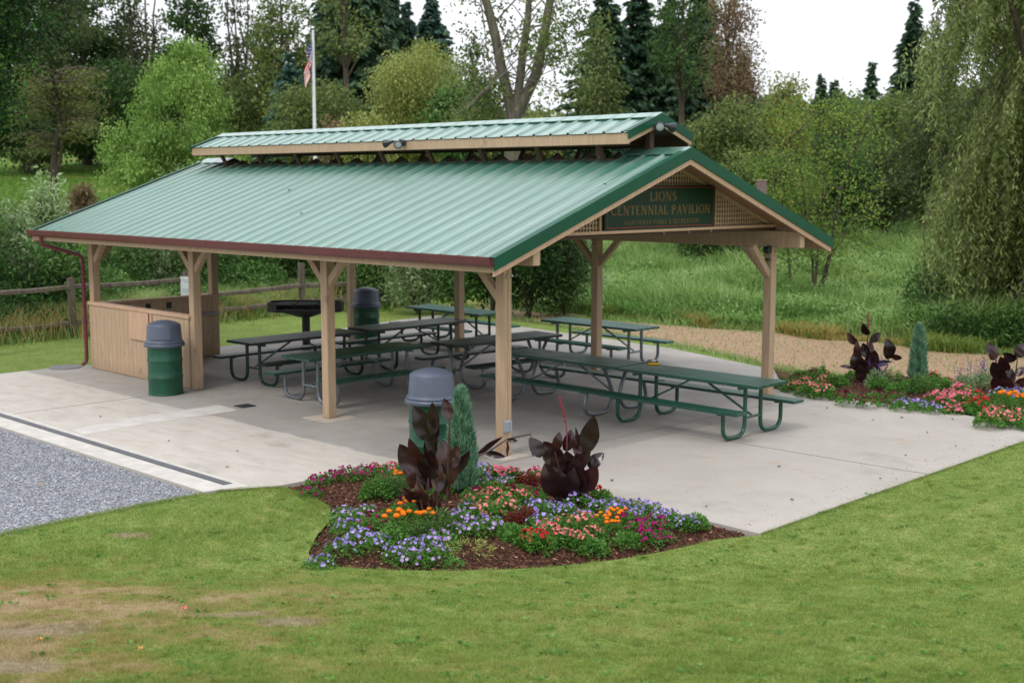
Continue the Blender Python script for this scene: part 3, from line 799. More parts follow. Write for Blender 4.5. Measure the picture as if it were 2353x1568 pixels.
# lattice gable (front) and a plain one at the far end
def lattice(xf, mat):
    m = MB(); w, p = .026, .064
    y = -6.0
    zu = lambda y: zr(y)-.08
    while y < -.1:
        zt = zu(y)
        if zt > 2.86: m.box(xf, xf+.008, y-w/2, y+w/2, 2.83, zt)
        y += p
    z = 2.87
    while z < 3.85:
        half = (3.955-.08-z)/S
        if half > .05: m.box(xf+.009, xf+.017, -W2-half, -W2+half, z-w/2, z+w/2)
        z += .071
    return pbuild(m, 'lattice_panel', mat)
lattice(-.06, M['tan']); lattice(11.05, M['tan'])
pbuild(MB().box(-.12, 0.0, -6.45, -.50, 2.785, 2.828, .004), 'gable_ledge', M['tan2'])
pbuild(MB().box(-.04, .04, -6.12, .02, 2.725, 2.783, .004), 'gable_tie', M['brown'])
pbuild(MB().box(11.0, 11.1, -6.12, -.02, 2.725, 2.828, .004), 'gable_ledge', M['tan'])
for side in (1, -1):
    m = MB(); m.loft([[(x, -W2+side*d, 3.955-S*d+zo) for d, zo in ((2.95, -.078), (0, -.078), (0, -.135), (2.95, -.135))] for x in (-.088, -.062)])
    pbuild(m, 'lattice_frame', M['tan'])
pbuild(MB().box(-.088, -.062, -4.40, -4.34, 2.83, 3.34), 'lattice_frame', M['tan2']); pbuild(MB().box(-.088, -.062, -1.79, -1.75, 2.83, 3.30), 'lattice_frame', M['tan2'])
# little hooks under the ledge
for y in (-3.15, -3.75, -4.3):
    pbuild(MB().tube([(-.09, y, 2.784), (-.09, y, 2.757), (-.09, y-.018, 2.742), (-.09, y-.034, 2.757)], .0045, 5), 'hook', M['chrome'])

# ---- the name sign
SIGN = MB().box(-.135, -.10, -4.33, -1.80, 2.832, 3.445, .004)
sg = pbuild(SIGN, 'sign', painted('sign_green', C(4, 44, 28), .5, .08, 4, spec=.3))
m = MB()
for z in (2.862, 3.412): m.box(-.139, -.135, -4.28, -1.85, z-.007, z+.007)
for y in (-4.28, -1.85): m.box(-.139, -.135, y-.006, y+.006, 2.869, 3.405)
M['sign_red'] = painted('sign_red_line', C(120, 24, 24), .5, .05)
M['sign_gold'] = painted('sign_gold_letters', C(88, 74, 32), .55, .1, 8)
pbuild(m, 'border_line', M['sign_red'], parent=sg)
GL = {  # strokes on a 0..1 box: (x0,y0,x1,y1,weight)
 'L': (.62, [(.16, 0, .16, 1, 1), (.05, .03, .6, .03, .4), (.58, .0, .58, .26, .4)]),
 'I': (.36, [(.18, 0, .18, 1, 1)]),
 'O': (.86, [(.10, .25, .10, .75, 1), (.76, .25, .76, .75, 1), (.10, .75, .27, .97, .7), (.27, .97, .59, .97, .4), (.59, .97, .76, .75, .7), (.76, .25, .59, .03, .7), (.59, .03, .27, .03, .4), (.27, .03, .10, .25, .7)]),
 'N': (.84, [(.14, 0, .14, 1, .5), (.70, 0, .70, 1, .5), (.12, 1, .70, 0, 1)]),
 'S': (.62, [(.54, .80, .42, .97, .5), (.42, .97, .18, .97, .4), (.18, .97, .09, .76, .9), (.09, .76, .52, .34, 1), (.52, .34, .44, .05, .9), (.44, .05, .18, .03, .4), (.18, .03, .07, .22, .5)]),
 'C': (.78, [(.10, .25, .10, .75, 1), (.10, .75, .28, .97, .7), (.28, .97, .56, .97, .4), (.56, .97, .70, .78, .6), (.10, .25, .28, .03, .7), (.28, .03, .56, .03, .4), (.56, .03, .70, .22, .6)]),
 'E': (.68, [(.16, 0, .16, 1, 1), (.05, .97, .58, .97, .4), (.16, .52, .48, .52, .4), (.05, .03, .62, .03, .4), (.57, .97, .57, .78, .4), (.61, .03, .61, .25, .4)]),
 'T': (.70, [(.35, 0, .35, 1, 1), (.04, .97, .66, .97, .4), (.05, .97, .05, .76, .4), (.65, .97, .65, .76, .4)]),
 'A': (.80, [(.40, 1, .12, 0, .5), (.38, 1, .68, 0, 1), (.20, .36, .58, .36, .4)]),
 'P': (.68, [(.16, 0, .16, 1, 1), (.16, .97, .46, .97, .4), (.46, .97, .60, .74, .9), (.60, .74, .46, .48, .9), (.46, .48, .16, .48, .4)]),
 'V': (.80, [(.12, 1, .40, 0, 1), (.68, 1, .40, 0, .5)]),
 'M': (.96, [(.12, 0, .14, 1, .5), (.82, 0, .82, 1, 1), (.14, 1, .48, .1, 1), (.48, .1, .82, 1, .5)]),
 'R': (.74, [(.16, 0, .16, 1, 1), (.16, .97, .44, .97, .4), (.44, .97, .58, .74, .9), (.58, .74, .44, .52, .9), (.44, .52, .16, .52, .4), (.38, .52, .68, 0, 1)]),
 'Y': (.76, [(.38, 0, .38, .48, 1), (.38, .48, .10, 1, 1), (.38, .48, .66, 1, .5)]),
 'K': (.76, [(.16, 0, .16, 1, 1), (.62, 1, .18, .42, .5), (.30, .56, .68, 0, 1)]),
 'D': (.80, [(.16, 0, .16, 1, 1), (.16, .97, .46, .97, .4), (.46, .97, .70, .72, .8), (.70, .72, .70, .28, 1), (.70, .28, .46, .03, .8), (.46, .03, .16, .03, .4)]),
 '&': (.84, [(.70, .0, .22, .78, 1), (.22, .78, .34, .97, .5), (.34, .97, .50, .80, .5), (.50, .80, .12, .30, .5), (.12, .30, .30, .03, .8), (.30, .03, .72, .42, .5)]),
}
SERIF = {'L': [(.16, 1)], 'I': [(.18, 0), (.18, 1)], 'N': [(.14, 0), (.70, 1), (.10, 1)], 'T': [(.35, 0)], 'A': [(.12, 0), (.68, 0)], 'P': [(.16, 0)], 'V': [(.12, 1), (.68, 1)],
         'M': [(.12, 0), (.82, 0), (.14, 1), (.82, 1)], 'R': [(.16, 0), (.68, 0)], 'Y': [(.38, 0), (.10, 1), (.66, 1)], 'K': [(.16, 0), (.16, 1), (.62, 1), (.68, 0)]}
def lettering(text, y0, y1, z0, h, parent, mat, wt=.17):
    tot = sum(GL[c][0]+.08 if c != ' ' else .42 for c in text)-.08
    k = abs(y1-y0)/tot; cx = 0.0
    for word in text.split(' '):
        m = MB()
        for c in word:
            w, st = GL[c]
            for i, (a, b, c2, d, g) in enumerate(st+[(sx-.13, sy+(.02 if sy == 0 else -.02), sx+.13, sy+(.02 if sy == 0 else -.02), .32) for sx, sy in SERIF.get(c, [])]):
                P = np.array([-(cx+a)*k+y0, z0+b*h]); Q = np.array([-(cx+c2)*k+y0, z0+d*h]); dd = Q-P; L = np.linalg.norm(dd)+1e-9; nn = np.array([-dd[1], dd[0]])/L*wt*g*k*.5
                xo = -.1355-.0004*i
                m.loft([[(xo-.003, *(P+nn)), (xo-.003, *(Q+nn)), (xo-.003, *(Q-nn)), (xo-.003, *(P-nn))], [(xo, *(P+nn)), (xo, *(Q+nn)), (xo, *(Q-nn)), (xo, *(P-nn))]])
            cx += w+.08
        cx += .42
        pbuild(m, 'lettering', mat, parent=parent)
lettering('LIONS', -2.76, -3.38, 3.225, .125, sg, M['sign_gold'], .24)
lettering('CENTENNIAL PAVILION', -1.92, -4.20, 3.035, .125, sg, M['sign_gold'], .26)
lettering('MARYSVILLE PARKS & RECREATION', -2.21, -3.92, 2.90, .062, sg, M['sign_gold'], .22)

# ---- raised ridge vent roof
MX0, MX1, MZ, MD = -.12, 11.13, 4.44, .72
def mon(d): return MZ-.36*d
for side in (1, -1):
    xs = []
    k = 0
    while True:
        c = k*.337
        if c > MX1: break
        xs += [(c-.028, 0), (c-.013, .024), (c+.013, .024), (c+.028, 0)]; k += 1
    xs = [(MX0, 0)]+[a for a in xs if MX0 < a[0] < MX1]+[(MX1, 0)]
    V = []
    for a, h in xs:
        for d in (MD, .36, .02): V.append((a, -W2+side*d, mon(d)+h-.02))
    q = []
    for i in range(len(xs)-1):
        for j in range(2):
            a = i*3+j; b = a+3; q.append([a, b, b+1, a+1] if side > 0 else [a, a+1, b+1, b])
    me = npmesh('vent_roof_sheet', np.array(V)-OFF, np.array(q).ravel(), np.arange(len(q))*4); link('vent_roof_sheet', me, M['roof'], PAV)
    m = MB(); m.loft([[(x, -W2+side*d, mon(d)-o) for d, o in ((MD-.03, .028), (.01, .028), (.01, .05), (MD-.03, .05))] for x in (MX0+.02, MX1-.02)]); pbuild(m, 'vent_roof_deck', M['brown'])
    y = -W2+side*(MD-.02)
    m = MB(); m.box(MX0+.025, MX1-.02, min(y, y-side*.035), max(y, y-side*.035), 4.005, 4.155, .004); pbuild(m, 'vent_fascia', M['tan'])
    yi = -W2+side*(MD-.058); pbuild(MB().box(MX0+.035, MX1-.03, yi-.006, yi+.006, 3.99, 4.15), 'vent_fascia_liner', M['brown'])
    for xe, sx in ((MX0, 1), (MX1, -1)):
        m = MB(); m.loft([[(xe+sx*o, -W2+side*d, mon(d)+zo) for d, zo in ((MD+.02, .012), (0, .012), (0, -.105), (MD+.02, -.105))] for o in (-.012, .006)])
        m.loft([[(xe+sx*o, -W2+side*d, mon(d)+zo) for d, zo in ((MD+.02, .012), (0, .012), (0, .002), (MD+.02, .002))] for o in (.0061, .08)])
        pbuild(m, 'vent_rake_trim', M['green_trim'])
        m = MB(); m.loft([[(xe+sx*o, -W2+side*d, mon(d)+zo) for d, zo in ((MD-.01, -.03), (0, -.03), (0, -.165), (MD-.01, -.165))] for o in (.008, .03)]); pbuild(m, 'vent_rake_board', M['tan2'])
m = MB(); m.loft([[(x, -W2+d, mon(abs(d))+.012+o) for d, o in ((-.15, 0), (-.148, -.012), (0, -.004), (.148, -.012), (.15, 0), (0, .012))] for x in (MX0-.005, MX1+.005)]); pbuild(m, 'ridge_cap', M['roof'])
# struts carrying the vent roof
x = .62
while x < 10.9:
    for side in (1, -1):
        m = MB(); m.bar((x, -W2+side*.36, zr(-W2+.36)-.06), (x, -W2+side*.56, 4.10), .04, .085, up=(1, 0, 0)); pbuild(m, 'vent_strut', M['brown'])
    x += 1.22
m = MB(); m.box(.42, 10.72, -W2+.335, -W2+.37, 3.74, 3.815); pbuild(m, 'opening_header', M['brown'])
m = MB(); m.box(.42, 10.72, -W2-.37, -W2-.335, 3.74, 3.815); pbuild(m, 'opening_header', M['brown'])
m = MB(); m.box(.05, .12, -W2-.05, -W2+.05, 3.90, 4.38); pbuild(m, 'vent_strut', M['brown'])
# end flashing rising to the opening
# ---- floodlights
def flood(x, y, z, dirs, arm):
    e = empty('floodlight', (x-5.5, y+3.0, z)); e.parent = PAV
    b = MB().lathe([(.0, -.03), (.055, -.03), (.055, .03), (.0, .03)], 14); b.v = [(p[2]*arm[0]+p[0]*arm[1], p[2]*arm[1]-p[0]*arm[0], p[1]) for p in b.v]
    b.build('mount', M['lamp_black'], e, True)
    for dx, dy, dz, ox, oy, oz in dirs:
        d = Vector((dx, dy, dz)).normalized(); rot = d.to_track_quat('Z', 'Y').to_matrix()
        h = MB().lathe([(.0, -.13), (.03, -.13), (.036, -.06), (.05, -.02), (.075, .03), (.085, .06), (.085, .085), (.074, .085), (.072, .065), (.0, .06)], 18)
        h.v = [tuple(rot @ Vector(p)+Vector((ox, oy, oz))) for p in h.v]; h.v = [tuple(Vector((ox, oy, oz))+(Vector(p)-Vector((ox, oy, oz)))*.8) for p in h.v]; hd = h.build('lamp_head', M['lamp_black'], e, True)
        g = MB().lathe([(.0, .078), (.04, .082), (.071, .070), (.071, .062), (.0, .061)], 18); g.v = [tuple(rot @ Vector(p)+Vector((ox, oy, oz))) for p in g.v]
        g.v = [tuple(Vector((ox, oy, oz))+(Vector(p)-Vector((ox, oy, oz)))*.8) for p in g.v]; g.build('lens', M['glass'], hd, True)
        s = MB().tube([(0, 0, 0), (ox-d[0]*.11, oy-d[1]*.11, oz-d[2]*.11)], .014, 6); s.build('swivel', M['lamp_black'], e)
flood(-.17, -2.88, 4.235, [(-.6, .75, -.25, -.16, .16, .02), (-.25, -.9, -.22, -.10, -.14, .02)], (1, 0))
flood(4.62, -2.28, 4.12, [(-.75, .55, -.3, -.08, .16, -.02), (.85, .3, -.2, .22, .12, .0)], (0, 1))
# security lamp on the right post
e = empty('post_lamp', (-.02-5.5, -5.93+3, 2.42)); e.parent = PAV
h = MB().lathe([(0, -.05), (.05, -.05), (.065, 0), (.065, .05), (.0, .06)], 14); h.v = [(p[2]*-1, p[0], p[1]) for p in h.v]; h.build('lamp_head', M['lamp_black'], e, True)
MB().box(-.05, .0, -.04, .04, -.17, -.135).build('bracket', M['lamp_black'], e)
# brown box standing on the right slope
e = empty('roof_box', (-.30-5.5, -5.30+3, zr(-5.30))); e.parent = PAV
bx = MB().box(-.055, .055, -.065, .065, .13, .36, .008).build('box', painted('brown_box', C(120, 96, 92), .5, .06), e)
MB().box(-.062, .062, -.072, .072, .361, .378, .004).build('lid', painted('brown_box_lid', C(150, 126, 120), .5, .06), e)
MB().tube([(0, 0, -.02), (0, 0, .13)], .018, 6).build('stub', M['lamp_black'], e)
# electrical box, conduit and hook on the nearest post
m = MB(); m.tube([(-.079, -.005, .45), (-.079, -.005, 2.45)], .006, 6); pbuild(m, 'conduit', M['tan'])
eb = pbuild(MB().box(-.135, -.076, -.02, .085, .32, .47, .008), 'outlet_box', M['grey_box'])
m = MB().box(-.143, -.136, .035, .075, .335, .455, .002); pbuild(m, 'cover', M['grey_box'], parent=eb)
m = MB().box(-.143, -.136, -.012, .03, .335, .455, .002); pbuild(m, 'cover', M['grey_box'], parent=eb)
m = MB().tube([(-.07, .0, 2.30), (-.13, .03, 2.30), (-.14, .09, 2.33)], .008, 6); m.tube([(-.076, -.045, 2.29), (-.12, -.05, 2.31), (-.12, -.02, 2.33)], .008, 6); pbuild(m, 'cleat', M['chrome'])
m = MB().box(-.09, -.076, -.07, -.03, .42, .45); pbuild(m, 'latch', M['chrome'])

# ---- serving counter: half walls round the back left bay
m = MB(); x = 7.41
gap = .006
while x < 10.92:
    if not (8.60 < x < 8.66): m.box(x, min(x+.148-gap, 10.92), .078, .094, .01, 1.20)
    x += .148
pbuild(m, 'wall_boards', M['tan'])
pbuild(MB().box(7.41, 10.92, .03, .077, 0.005, 1.20), 'wall_backing', M['tan'])
pbuild(MB().box(7.36, 10.95, -.03, .118, 1.202, 1.262, .006), 'counter_top', M['tan2'])
pbuild(MB().box(8.60, 8.66, .0945, .112, .02, 1.20), 'wall_batten', M['tan2'])
d = pbuild(MB().box(8.70, 9.36, .108, .128, .70, 1.196, .003), 'cupboard_door', M['tan2'])
pbuild(MB().box(8.67, 8.70, .1285, .142, .93, .98, .003), 'latch', M['chrome'], parent=d)
m = MB(); y = .05
while y > -2.60:
    m.box(10.86, 10.876, max(y-.142, -2.62), y, .01, 1.20); y -= .148
pbuild(m, 'wall_boards', M['tan'])
pbuild(MB().box(10.80, 10.859, -2.62, .02, .005, 1.20), 'wall_backing', M['tan'])
pbuild(MB().box(10.75, 10.91, -2.66, .0, 1.202, 1.25, .005), 'counter_top', M['tan2'])
for y in (-.55, -1.05, -1.5):
    pbuild(MB().box(10.775, 10.798, y-.05, y+.05, 1.03, 1.15, .004), 'outlet_plate', M['black_iron'])
pbuild(MB().box(10.57, 10.798, -2.52, -2.2, .86, .89, .004), 'shelf', M['grey_box'])

# things standing in or on the slab -------------------------------------------------
# trench drain and floor drain, utility lid
e = tag(empty('trench_drain', (1.15, 3.37, 0)), 'long narrow iron trench drain let into the pale kerb beside gravel', 'drain')
MB().box(0, 10.2, -.062, .062, .0, .008).build('frame', M['iron_grey'], e)
m = MB(); x = .02
while x < 10.15:
    m.box(x, x+.026, -.048, .048, .0082, .013); x += .05
m.build('grate', painted('grate_bars', C(120, 122, 126), .5, .1, 20), e)
m = MB()
for x in (.9, 1.9, 2.9, 3.9, 4.9): m.lathe([(.012, .0131), (.012, .016), (0, .0161)], 8, (x, 0))
m.build('bolt', M['chrome'], e)
e = tag(empty('floor_drain', (5.40, .34, 0.004)), 'small square black floor drain in the slab before the middle post', 'drain')
MB().box(-.13, .13, -.13, .13, 0, .006).build('frame', M['black_iron'], e)
m = MB()
for i in range(7): m.box(-.10+i*.03, -.085+i*.03, -.1, .1, .0062, .012)
m.build('grate', M['iron_grey'], e)
m = MB().lathe([(.30, 0), (.30, .012), (.285, .018), (0, .018)], 32, (0, 0)); o = m.build('utility_cover', painted('cast_cover', C(112, 110, 112), .6, .1, 15), None); o.location = (11.32, .42, .0)
tag(o, 'round grey metal utility cover at the corner of the slab by the downspout', 'cover')
# ================================================================== PICNIC TABLES
def make_table(slant, frame, planks, benches=None):
    root = empty('picnic_table')
    def planks_box(name, y0, y1, n, z0, z1, mat):
        m = MB(); w = (y1-y0)/n
        for i in range(n): m.box(-1.22, 1.22, y0+i*w+(.005 if i else 0), y0+(i+1)*w-(.005 if i < n-1 else 0), z0, z1, .005)
        return m.build(name, mat, root)
    planks_box('tabletop', -.37, .37, 4, .715, .76, M[planks])
    for s in (-1, 1):
        planks_box('bench', min(s*.57, s*.83), max(s*.57, s*.83), 1, .40, .442, M[benches or planks])
    F = M[frame]
    for x in (-.92, .92):
        for s in (-1, 1):
            if slant:
                key = [(s*.28, .69), (s*.085, .34), (s*.10, .20), (s*.17, .075), (s*.29, .032), (s*.58, .032), (s*.70, .08), (s*.745, .17), (s*.68, .385)]
            else:
                key = [(s*.19, .69), (s*.19, .20), (s*.205, .12), (s*.25, .06), (s*.33, .032), (s*.56, .032), (s*.65, .06), (s*.70, .13), (s*.705, .2), (s*.705, .385)]
            pts = []
            for i in range(len(key)-1):
                pts.append(key[i])
            pts.append(key[-1])
            # soften corners
            for _ in range(2):
                q = [pts[0]]
                for a, b in zip(pts[:-1], pts[1:]):
                    q += [(a[0]*.75+b[0]*.25, a[1]*.75+b[1]*.25), (a[0]*.25+b[0]*.75, a[1]*.25+b[1]*.75)]
                pts = q+[pts[-1]]
            m = MB().tube([(x, y, z) for y, z in pts], .0295, 10)
            leg = m.build('leg', F, root, True)
            sg = 1 if x > 0 else -1
            MB().box(x-.03, x+.03, min(s*.58, s*.82), max(s*.58, s*.82), .382, .3985, .003).build('bench_bracket', F, root)
        m = MB(); m.box(x-.025, x+.025, -.35, .35, .675, .7145, .003); m.build('top_bracket', F, root)
        m = MB(); m.tube([(x, -.19 if not slant else -.085, .27), (x, .19 if not slant else .085, .27)], .02, 8); m.build('crossbar', F, root, True)
    for sg in (-1, 1):
        m = MB(); m.bar((sg*.06, 0, .705), (sg*.90, 0, .285), .034, .022); m.build('brace', F, root)
    return root
protos = {}
TABLES = [
 (-.62, -3.345, 0.0, 0, 'green_paint', 'plank_green', 'green picnic table with green tube legs and a small yellow box on top'),
 (1.87, -3.37, 0.6, 1, 'galv', 'plank_green', 'green picnic table with grey slanting legs, butted to the table with the yellow box'),
 (4.42, -4.28, 85.5, 1, 'galv', 'plank_dark', 'dark picnic table with grey slanting legs behind the nearest roof post'),
 (4.90, -1.49, 90, 0, 'galv', 'plank_green', 'green picnic table with straight grey legs behind the middle front post'),
 (7.19, -1.95, 90, 0, 'dark_green', 'plank_dark', 'dark picnic table with black green legs nearest the counter wall'),
 (7.22, -4.63, 90, 0, 'dark_green', 'plank_dark', 'dark picnic table with black green legs in front of the far bin'),
 (8.70, -7.17, -1, 0, 'dark_green', 'plank_pale', 'pale green picnic table on the slab behind the pavilion, farther left of the two'),
 (4.73, -7.36, 0, 0, 'galv', 'plank_pale', 'pale green picnic table with grey legs outside the right rear post'),
]
for x, y, a, sl, fr, pl, lab in TABLES:
    k = (sl, fr, pl)
    if k not in protos: protos[k] = make_table(sl, fr, pl); t = protos[k]
    else: t = copy_tree(protos[k])
    t.location = (x, y, .002); t.rotation_euler = (0, 0, R(a)); t.name = 'picnic_table'
    tag(t, lab, 'picnic table', 'picnic tables under and beside the pavilion')
# little yellow and black box on the front table
e = tag(empty('tool_box', (.50, -3.70, .762), R(-48)), 'small flat yellow and black box lying on the right front table', 'box')
MB().box(-.13, .13, -.08, .08, 0, .028, .005).build('tray', painted('yellow_plastic', C(226, 176, 30), .4, .05), e)
MB().box(-.125, .125, -.075, .075, .0285, .045, .005).build('lid', painted('black_plastic', C(30, 28, 26), .35, .05), e)
MB().box(-.10, .02, -.04, .02, .0455, .05).build('card', M['white_metal'], e)
# number sticker on the front table leg
# ================================================================== BINS
def make_bin(flap):
    root = empty('trash_can')
    prof = [(0, 0), (.275, 0), (.288, .006), (.288, .02), (.279, .028)]
    for z in (.29, .57): prof += [(.279, z-.03), (.29, z-.008), (.29, z+.008), (.279, z+.03)]
    prof += [(.279, .83), (.285, .838), (.285, .85), (0, .85)]
    MB().lathe(prof, 40).build('drum', M['barrel'], root, True)
    p = [(.292, .80), (.330, .80), (.334, .83), (.322, .85), (.308, .853), (.312, .872), (.300, .89), (.292, .895), (.288, .905), (.272, 1.14), (.262, 1.158), (.20, 1.19), (.12, 1.215), (.05, 1.225), (0, 1.226)]
    lid = MB().lathe(p, 44).build('lid', M['grey_plastic'], root, True)
    if flap:
        m = MB(); rr = .293
        A = [-.62+1.24*i/8 for i in range(9)]
        lo = [((rr+.008)*math.cos(a), (rr+.008)*math.sin(a), .93) for a in A]; hi = [((rr-.013)*math.cos(a), (rr-.013)*math.sin(a), 1.125) for a in A]
        lo2 = [((rr-.012)*math.cos(a), (rr-.012)*math.sin(a), .93) for a in A[::-1]]; hi2 = [((rr-.03)*math.cos(a), (rr-.03)*math.sin(a), 1.125) for a in A[::-1]]
        m.loft([lo+lo2, hi+hi2]); m.build('flap', M['flap'], lid)
    return root
M['barrel'] = painted('green_drum_paint', C(18, 78, 56), .4, .14, 7, dirt=C(80, 84, 66))
M['flap'] = painted('darker_plastic', C(84, 92, 110), .42, .05)
cam_dir = math.degrees(math.atan2(CAM[1]-.6, CAM[0]-7.3))
b1 = make_bin(True); b1.location = (7.33, .60, .002); b1.rotation_euler.z = R(cam_dir-14)
tag(b1, 'green drum bin with grey domed lid and swing flap beside the counter wall', 'trash can', 'green drum bins round the pavilion')
b2 = make_bin(False); b2.location = (.20, 1.05, .002)
tag(b2, 'green drum bin with plain grey lid standing behind the flower bed juniper', 'trash can', 'green drum bins round the pavilion')
b3 = copy_tree(b2); b3.location = (10.16, -5.92, .002); b3.rotation_euler.z = 1; b3.name = 'trash_can'
tag(b3, 'green drum bin with grey lid beside the back post behind the grill', 'trash can', 'green drum bins round the pavilion')

# ================================================================== GRILL
g = tag(empty('charcoal_grill', (10.28, -4.40, 0.002), R(45)), 'large black iron park grill on a single pedestal behind the dark tables', 'grill')
m = MB(); m.tube([(0, 0, 0), (0, 0, .78)], .085, 12); m.lathe([(.17, 0), (.17, .012), (0, .013)], 16); m.build('pedestal', M['black_iron'], g, True)
m = MB(); m.loft([[(-.12, -.12, .68), (.12, -.12, .68), (.12, .12, .68), (-.12, .12, .68)], [(-.42, -.34, .80), (.42, -.34, .80), (.42, .34, .80), (-.42, .34, .80)]]); m.build('support', M['black_iron'], g)
oc = [(-.55, -.38), (.55, -.38), (.77, -.2), (.77, .2), (.55, .38), (-.55, .38), (-.77, .2), (-.77, -.2)]
m = MB()
for i in range(8):
    a, b = oc[i], oc[(i+1) % 8]
    for z0, z1 in (((.80, .855), (.985, 1.0)) if i == 4 else ((.80, 1.0),)):
        m.loft([[(a[0], a[1], z0), (b[0], b[1], z0), (b[0]*.975, b[1]*.96, z0), (a[0]*.975, a[1]*.96, z0)], [(a[0], a[1], z1), (b[0], b[1], z1), (b[0]*.975, b[1]*.96, z1), (a[0]*.975, a[1]*.96, z1)]])
for x in (-.18, .18): m.box(x-.01, x+.01, .365, .379, .855, .985)
m.loft([[(x*.97, y*.95, .801) for x, y in oc], [(x*.97, y*.95, .815) for x, y in oc]])
m.build('firebox', M['black_iron'], g)
for x0 in (-.68, -.22, .24):
    m = MB(); x = x0
    while x < x0+.42: m.tube([(x, -.30, .955), (x, .30, .955)], .006, 5); x += .03
    m.tube([(x0-.01, -.30, .958), (x0+.42, -.30, .958)], .008, 5); m.tube([(x0-.01, .30, .958), (x0+.42, .30, .958)], .008, 5)
    m.build('grate', M['iron_grey'], g)
m = MB()
for x in (-.45, .0, .45): m.tube([(x-.04, -.385, .93), (x-.04, -.46, .93), (x+.04, -.46, .93), (x+.04, -.385, .93)], .009, 6)
m.build('handle', M['iron_grey'], g)

# ================================================================== FENCE
FP = [at(x, d, -.05) for x, d in ((-330, 24.5), (-80, 26.6), (160, 28.5), (424, 31.0), (692, 33.6), (980, 36.6))]
fe = tag(empty('rail_fence', (FP[2][0], FP[2][1], 0)), 'weathered grey split rail fence running behind the pavilion in front of shrubs', 'fence')
def fb(m, name):
    m.v = [(x-FP[2][0], y-FP[2][1], z) for x, y, z in m.v]; return m.build(name, M['old_wood'], fe)
for i, p in enumerate(FP):
    m = MB(); t = [.02, .0, .01, -.015, .03, .0][i]
    m.loft([[(p[0]+sx*.07+t*z, p[1]+sy*.065, z) for sx, sy in ((-1, -1), (1, -1), (1.1, .9), (-.9, 1))] for z in (-.3, .6, 1.3+t)]); fb(m, 'post')
for i in range(len(FP)-1):
    a, b = np.array(FP[i]), np.array(FP[i+1])
    for k, z in enumerate((.28, .70, 1.10)):
        if (i <= 2 and k == 1) or (i >= 3 and k == 2): continue
        j = .03*math.sin(i*3+k*5); n = 7; rings = []
        d = (b-a)/np.linalg.norm(b-a); s = np.array([-d[1], d[0], 0])
        for q in range(n+1):
            t = q/n; c = a+(b-a)*t; c[2] = z+j*(t-.5)*2-.02*math.sin(t*3.1)+.008*math.sin(q*7+i); w = .05+.012*math.sin(q*2.3+i+k); h = .06+.012*math.cos(q*3.1+k)
            rings.append([tuple(c+s*w*x+np.array([0, 0, h*y])) for x, y in ((-1, -.7), (0, -1), (1, -.6), (.8, .8), (0, 1), (-.9, .6))])
        fb(MB().loft(rings), 'rail')
sx, sy, _ = FP[3]
dd = np.array([CAM[0]-sx, CAM[1]-sy]); dd /= np.linalg.norm(dd); az = math.atan2(dd[1], dd[0])
e = tag(empty('notice_board', (sx+dd[0]*.14-.0, sy+dd[1]*.14, 0), az), 'small white notice plate fixed to a fence post behind the counter', 'sign')
MB().box(0, .012, -.13, .13, .66, 1.17, .003).build('plate', M['white_metal'], e)
m = MB()
for z, w in ((1.08, .08), (1.03, .06), (.86, .085), (.82, .07), (.78, .08)): m.box(.0125, .0135, -w, w, z-.008, z+.008)
m.build('faded_print', painted('faded_print', C(150, 176, 196), .6, .1), e)
MB().box(-.03, -.001, -.02, .02, -.05, 1.1).build('stake', M['old_wood'], e)

# ================================================================== FLAGPOLE
fx, fy, fz = at(727, 46)
ztop = zat(70, 46)
e = tag(empty('flagpole', (fx, fy, fz)), 'white metal flagpole with a limp striped flag behind the pavilion roof', 'flagpole')
H_ = ztop-fz
MB().tube([(0, 0, -.1), (0, 0, H_*.5), (0, 0, H_)], [.07, .06, .045], 12).build('pole', M['white_metal'], e, True)
MB().lathe([(0, H_), (.05, H_+.02), (.07, H_+.07), (.05, H_+.12), (0, H_+.14)], 12).build('finial', M['chrome'], e, True)
m = MB().tube([(.09, .02, 1.2), (.09, .02, H_-.1)], .006, 4); m.box(.06, .12, 0, .05, 1.15, 1.3); m.build('halyard', M['white_metal'], e)
zf = zat(88, 46)-fz
NA, NB_ = 27, 36
V = []; 
ax = -R2       # flag hangs to the left of the pole as seen from the lawn
for b in range(NB_):
    t = b/(NB_-1)
    for a in range(NA):
        s = a/(NA-1)
        fold = math.cos(t*10+s*3)*.06*min(1, t*4)-.10+math.sin(s*7+1+t*4)*.03
        lat = -.04-.25*t**.7*(1-.2*s)+.045*math.sin(t*10+s*3)*min(1, t*4)
        zz = zf-.90*s-t*(1.12+.1*math.sin(s*4))+.03*math.sin(t*10+s*3)
        px = np.array([0.06, 0.0])
        V.append((float(-R2[0]*(-lat)+F2[0]*fold), float(-R2[1]*(-lat)+F2[1]*fold), zz))
def flagpart(name, sel, mat, par):
    q = [[b*NA+a, b*NA+a+1, (b+1)*NA+a+1, (b+1)*NA+a] for b in range(NB_-1) for a in range(NA-1) if sel(a, b)]
    me = npmesh(name, V, np.array(q).ravel(), np.arange(len(q))*4); return link(name, me, mat, par)
can = lambda a, b: a < 14 and b < 14
M['flag_red'] = painted('flag_red', C(206, 40, 56), .8, .06, spec=.1); M['flag_white'] = painted('flag_white', C(240, 236, 238), .8, .04, spec=.1); M['flag_blue'] = painted('flag_blue', C(44, 50, 110), .8, .06, spec=.1)
fl = flagpart('flag', lambda a, b: not can(a, b) and (a//2) % 2 == 0, M['flag_red'], e)
flagpart('stripes', lambda a, b: not can(a, b) and (a//2) % 2 == 1, M['flag_white'], fl)
cn = flagpart('canton', lambda a, b: can(a, b) and not (a % 3 == 1 and b % 3 == 1), M['flag_blue'], fl)
